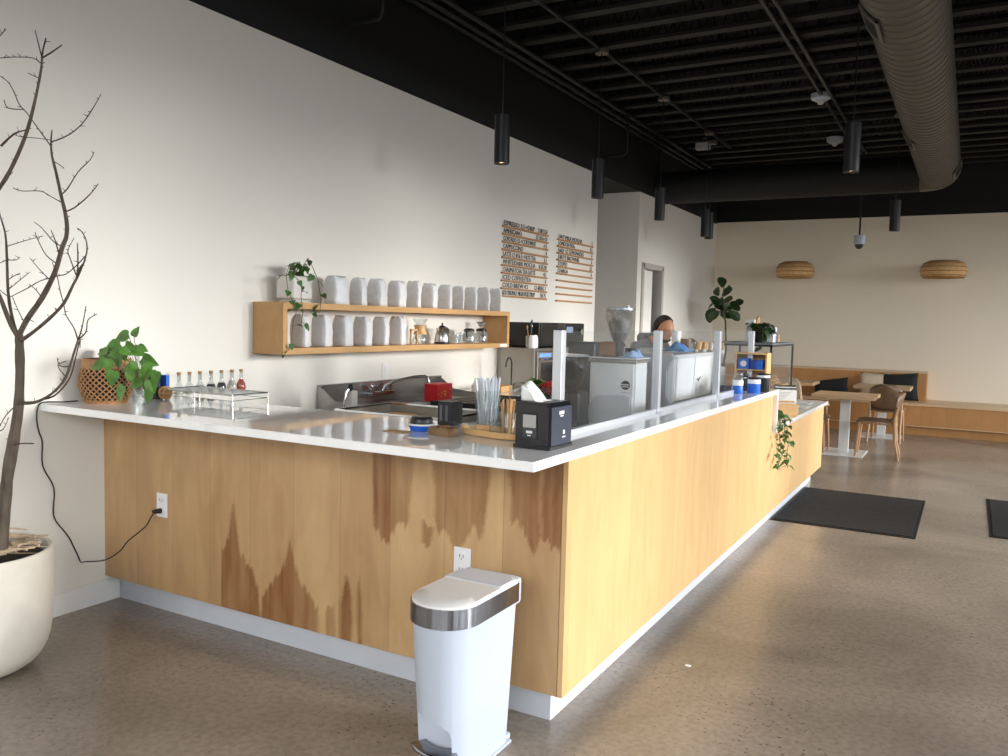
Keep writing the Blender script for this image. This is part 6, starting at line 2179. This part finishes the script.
for (x_, y_, lab) in ((2.50, 7.85, 'white paper menu card lying near the far end of the low counter'), (2.46, 8.25, 'small white folded paper lying at the far edge of the low counter')):
    tag(MB().box((-0.09, -0.13, 0), (0.09, 0.13, 0.002)).build('paper_card', paper, loc=(x_, y_, LZ2)), lab, 'paper')
# ivy in a small pot, trailing over the edge
iv = Vector((2.575, 6.33, LZ2))
t = thing('ivy_pot', 'small pale pot with ivy at the edge of the low counter', 'pot', tuple(iv))
MB().lathe([(0, 0), (0.035, 0), (0.045, 0.07), (0.041, 0.07), (0.033, 0.006), (0, 0.006)], n=22).build('pot', ceramic, t, smooth=True)


def ix(px, py, x=2.665):
    return onx(px, py, x) - (iv + Vector((0, 0, 0.06)))


ist = [[(0, 0, 0), (0.05, 0, 0.03), ix(781, 416, 2.65), ix(780, 425), ix(783, 434), ix(785, 445), ix(782, 455), ix(779, 462), ix(778, 468)],
       [(0, 0.01, 0), (0.04, 0.02, 0.035), ix(784, 418, 2.65), ix(787, 428), ix(789, 440), ix(787, 452), ix(786, 461), ix(788, 468)],
       [(0, -0.01, 0), (0.04, -0.01, 0.03), ix(780, 418, 2.65), ix(779, 430), ix(780, 442), ix(777, 452), ix(776, 458)],
       [(0, 0, 0), (0.03, 0.03, 0.04), ix(786, 420, 2.65), ix(784, 432), ix(785, 440)]]
vine_plant('ivy_plant', 'green ivy trailing over the side of the low counter', 'plant', tuple(iv + Vector((0, 0, 0.06))), ist, 0, 0.046, leafm=leaf_mid, seed=14, per=24)
# on top of the case
CT = LZ2 + 0.578
pp_ = Vector((2.22, 7.46, CT))
t = thing('case_planter', 'dark pot with bushy plant on top of the pastry case', 'pot', tuple(pp_))
MB().lathe([(0, 0), (0.05, 0), (0.06, 0.08), (0.055, 0.08), (0.048, 0.006), (0, 0.006)], n=22).build('pot', black_plastic, t, smooth=True)
r = random.Random(5)
sts = []
for k in range(16):
    a = r.uniform(0, 6.28)
    q_ = r.uniform(0.05, 0.15)
    sts.append([(0, 0, 0), (0.5 * q_ * math.cos(a), 0.5 * q_ * math.sin(a), r.uniform(0.05, 0.10)), (q_ * math.cos(a), q_ * math.sin(a), r.uniform(-0.04, 0.08))])
sts.append([(0, 0, 0), (0.05, -0.14, 0.05), (0.06, -0.20, -0.05), (0.06, -0.21, -0.14)])
vine_plant('bushy_plant', 'dark green bushy plant on top of the pastry display case', 'plant', tuple(pp_ + Vector((0, 0, 0.075))), sts, 0, 0.062, leafm=leaf_dark, seed=3, per=6)
t = thing('shelf_carton', 'white carton with round tan disc above the bushy plant', 'carton', (2.10, 7.66, CT))
MB().box((-0.04, -0.10, 0), (0.04, 0.10, 0.20), 0.003).build('carton', paper, t)
MB().cone((0.041, 0, 0.165), (0.055, 0, 0.165), 0.062, n=28).build('tan_disc', kraft, t)
t = thing('blue_white_pack', 'blue and white upright pack on top of the pastry case', 'pack', (2.25, 7.72, CT))
MB().box((-0.04, -0.075, 0), (0.04, 0.075, 0.135), 0.004).build('pack', paper, t)
MB().box((0.0395, -0.075, 0.07), (0.0415, -0.0, 0.132)).box((0.0395, 0.03, 0.0), (0.0415, 0.07, 0.06)).build('blue_print', blue_label, t)
t = thing('tan_card', 'small tan card standing beside the blue and white pack', 'card', (2.28, 7.93, CT))
MB().box((-0.004, -0.03, 0), (0.004, 0.03, 0.07), 0.001).build('card', kraft, t)

# ================================================================ FIDDLE-LEAF FIG
fb = Vector((0.47, 12.7, 0))
t = thing('fiddle_leaf_pot', 'round pot on the floor in the far left corner', 'pot', tuple(fb))
MB().lathe([(0, 0), (0.15, 0), (0.19, 0.34), (0.175, 0.34), (0.14, 0.30), (0, 0.30)], n=30).build('pot', ceramic, t, smooth=True)
MB().lathe([(0, 0.305), (0.165, 0.305), (0.165, 0.30), (0, 0.30)], n=24).build('soil', soil, t)
t = thing('fiddle_leaf_fig', 'tall fiddle-leaf fig standing in the far left corner', 'plant', tuple(fb + Vector((0, 0, 0.306))))


def fx(px, py, y=12.7):
    return ony(px, py, y) - (fb + Vector((0, 0, 0.306)))


tm = MB()
tm.tube([(0, 0, 0), fx(726, 350), fx(725.5, 322), fx(724, 312), fx(722, 300), fx(724, 288), fx(723, 280)], [0.02, 0.016, 0.013, 0.011, 0.009, 0.007, 0.005], n=8)
tm.tube([fx(725.5, 320), fx(719, 314, 12.6), fx(713, 320, 12.5)], [0.008, 0.006, 0.004], n=6)
tm.build('trunk', bark, t, smooth=True)
lm = MB()
FLV = [(722, 277, 722, 288, 12), (715, 288, 719, 296, 12), (728, 290, 722, 297, 14), (712, 297, 722, 303, 14), (730, 298, 722, 302, 15), (722, 303, 721, 297, 13), (736, 303, 725, 309, 15), (707, 308, 715, 303, 13), (738, 308, 728, 305, 14),
       (706, 320, 716, 308, 17), (712, 316, 720, 311, 14), (733, 314, 725, 318, 15), (738, 317, 727, 312, 16), (718, 306, 724, 311, 12), (728, 308, 722, 303, 12), (742, 300, 733, 306, 10), (714, 300, 720, 307, 13), (724, 314, 722, 305, 13), (731, 287, 724, 293, 10), (727, 303, 727, 312, 12)]
r = random.Random(6)
for (tx, ty, bx_, by_, sz) in FLV:
    yo = 12.7 + r.uniform(-0.2, 0.2)
    b0 = fx(bx_, by_, 12.7 + (yo - 12.7) * 0.4)
    e0 = fx(tx, ty, yo)
    d = e0 - b0
    L3 = max(d.length * 1.1, sz * 0.0145)
    leaf(lm, b0, d, Vector(CM[2]) + rv(0.8) + Vector((0, 0, 0.5)), L3, L3 * 0.72, 0.18, 0.18, False)
lm.build('leaves', leaf_dark, t)

# ================================================================ BENCH AND SEATING
bn = thing('built_in_bench', 'long built-in birch bench seat along the far wall', 'bench', (0, 13.15, 0))
MB().box((0.0, 0.0, 0.425), (RX - 0.01, FY - 13.15 - 0.001, 0.462), 0.003).build('seat_board', mat('bench_top', (218, 186, 146), 0.4, var=0.06, scale=5, stretch=(0.4, 5, 5)), bn)
MB().box((0.0, 0.02, 0.135), (RX - 0.01, 0.04, 0.425)).build('front_panel', birch_bench, bn)
MB().box((0.0, 0.10, 0.0), (RX - 0.01, 0.12, 0.135)).build('kick_board', birch_bench, bn)
MB().box((0.0, 0.015, 0.128), (RX - 0.01, 0.045, 0.138)).build('edge_strip', mat('bench_edge', (226, 196, 150), 0.45), bn)
bb = thing('banquette_box', 'birch box with ledge standing against the far wall behind the bench', 'banquette', (0, 13.6, 0.463))
MB().box((0.0, 0.0, 0.0), (3.285, 0.018, 0.405)).build('front_panel', birch_bench, bb)
MB().box((3.285, 0.0, 0.0), (3.303, FY - 13.6 - 0.001, 0.405)).build('end_panel', birch_bench, bb)
MB().box((0.0, -0.004, 0.405), (3.305, FY - 13.6 - 0.001, 0.423)).build('cap_board', MATS['bench_top'], bb)


def table(x, y, label, w=0.70, d=0.66, rz=0, foot=(0.49, 0.62)):
    t = thing('cafe_table', label, 'table', (x, y, 0), rz, 'small square café tables')
    MB().box((-w / 2, -d / 2, 0.675), (w / 2, d / 2, 0.717), 0.004).build('table_top', table_wood, t)
    MB().box((-0.056, -0.03, 0.012), (0.056, 0.03, 0.675), 0.004).build('column', base_white, t)
    MB().box((-foot[0] / 2, -foot[1] / 2, 0), (foot[0] / 2, foot[1] / 2, 0.012), 0.003).build('foot_plate', base_white, t)
    return t


table(2.56, 10.70, 'oak-topped café table with white column nearest the counter end', 0.70, 0.68)
table(2.80, 12.72, 'oak-topped café table before the black pillow on the bench', 0.72, 0.62, 0, (0.54, 0.62))
table(1.55, 12.72, 'pale café table mostly hidden behind the pastry case', 0.72, 0.62)


def chair(x, y, rz, label, shell=None, wood_=None):
    """front of the chair faces local -y"""
    shell = shell or chair_shell
    wood_ = wood_ or chair_wood
    t = thing('cafe_chair', label, 'chair', (x, y, 0), rz, 'wooden café chairs')
    mb = MB()

    def seat(u, v):
        a = (u - 0.5) * 2
        w = 0.215 * (1 - 0.12 * v ** 2)
        return (a * w, -0.22 + 0.42 * v, 0.435 - 0.012 * (1 - a * a) + 0.010 * (1 - v) ** 2 - (0.018 * max(0, 0.2 - v) / 0.2))
    mb.grid(seat, 14, 12)
    mb.build('seat', shell, t, smooth=True, solid=0.016)
    mb = MB()

    def back(u, v):
        a = (u - 0.5) * 2
        w = 0.185 + 0.02 * math.sin(PI * v)
        w *= math.sqrt(max(0.0, 1 - max(0, (v - 0.72) / 0.30) ** 2)) if v > 0.72 else 1
        y_ = 0.195 + 0.085 * v - 0.075 * a * a * (0.35 + 0.65 * v)
        return (a * w, y_ - 0.03 * math.exp(-v * 6) , 0.432 + 0.345 * v)
    mb.grid(back, 16, 14)
    mb.build('backrest', shell, t, smooth=True, solid=0.014)
    for s in (-1, 1):
        MB().tube([(s * 0.175, -0.185, 0.425), (s * 0.185, -0.20, 0.22), (s * 0.195, -0.215, 0.0)], [0.019, 0.016, 0.012], n=10).build('leg', wood_, t, smooth=True)
        MB().tube([(s * 0.20, 0.215, 0.62), (s * 0.195, 0.19, 0.50), (s * 0.19, 0.185, 0.42), (s * 0.19, 0.20, 0.2), (s * 0.20, 0.245, 0.0)], [0.010, 0.015, 0.020, 0.016, 0.012], n=10).build('leg', wood_, t, smooth=True)
    MB().tube([(-0.175, -0.17, 0.41), (0.175, -0.17, 0.41)], 0.012, n=8).tube([(-0.18, 0.18, 0.41), (0.18, 0.18, 0.41)], 0.012, n=8).tube([(-0.175, -0.17, 0.41), (-0.18, 0.18, 0.41)], 0.012, n=8).tube([(0.175, -0.17, 0.41), (0.18, 0.18, 0.41)], 0.012, n=8).build('seat_frame', wood_, t, smooth=True)
    return t


chair(2.93, 10.62, R_(-88), 'brown wooden chair pulled up on the right of the nearest café table')
chair(2.16, 10.62, R_(90), 'wooden chair on the left of the nearest café table, partly behind the counter')
chair(2.90, 12.22, R_(178), 'brown wooden chair whose back faces the camera before the bench table')
chair(1.86, 12.40, R_(120), 'pale-backed chair beside the dark cushion near the pastry case', pillow_cream)


def pillow(x, y, z, w, h, th_, m, label, rx, ry=0, rz=0):
    mb = MB()

    def f(sg):
        def g(u, v):
            a, b = (u - 0.5) * 2, (v - 0.5) * 2
            e = (1 - abs(a) ** 2.6) * (1 - abs(b) ** 2.6)
            pin = 1 - 0.07 * (1 - abs(a)) * abs(b) - 0.07 * (1 - abs(b)) * abs(a)
            return (a * w / 2 * (1 - 0.07 * (1 - b * b)), sg * th_ / 2 * max(0, e) ** 0.5, b * h / 2 * (1 - 0.07 * (1 - a * a)))
        return g
    mb.grid(f(1), 14, 14)
    mb.grid(f(-1), 14, 14)
    bmesh.ops.remove_doubles(mb.bm, verts=mb.bm.verts, dist=0.0005)
    o = mb.build('cushion', m, loc=(x, y, z), smooth='soft')
    o.rotation_euler = (rx, ry, rz)
    return tag(o, label, 'cushion', 'cushions on the bench')


pillow(2.95, 13.42, 0.463 + 0.20, 0.52, 0.42, 0.14, pillow_black, 'black square cushion leaning on the backrest at the right table', R_(-14), R_(-4))
pillow(2.62, 13.44, 0.463 + 0.20, 0.42, 0.40, 0.13, pillow_cream, 'cream cushion behind the black one on the bench', R_(-12))
pillow(2.02, 13.40, 0.463 + 0.13, 0.50, 0.36, 0.13, pillow_black, 'black cushion slumped at the left end of the visible bench', R_(-42), R_(-10))
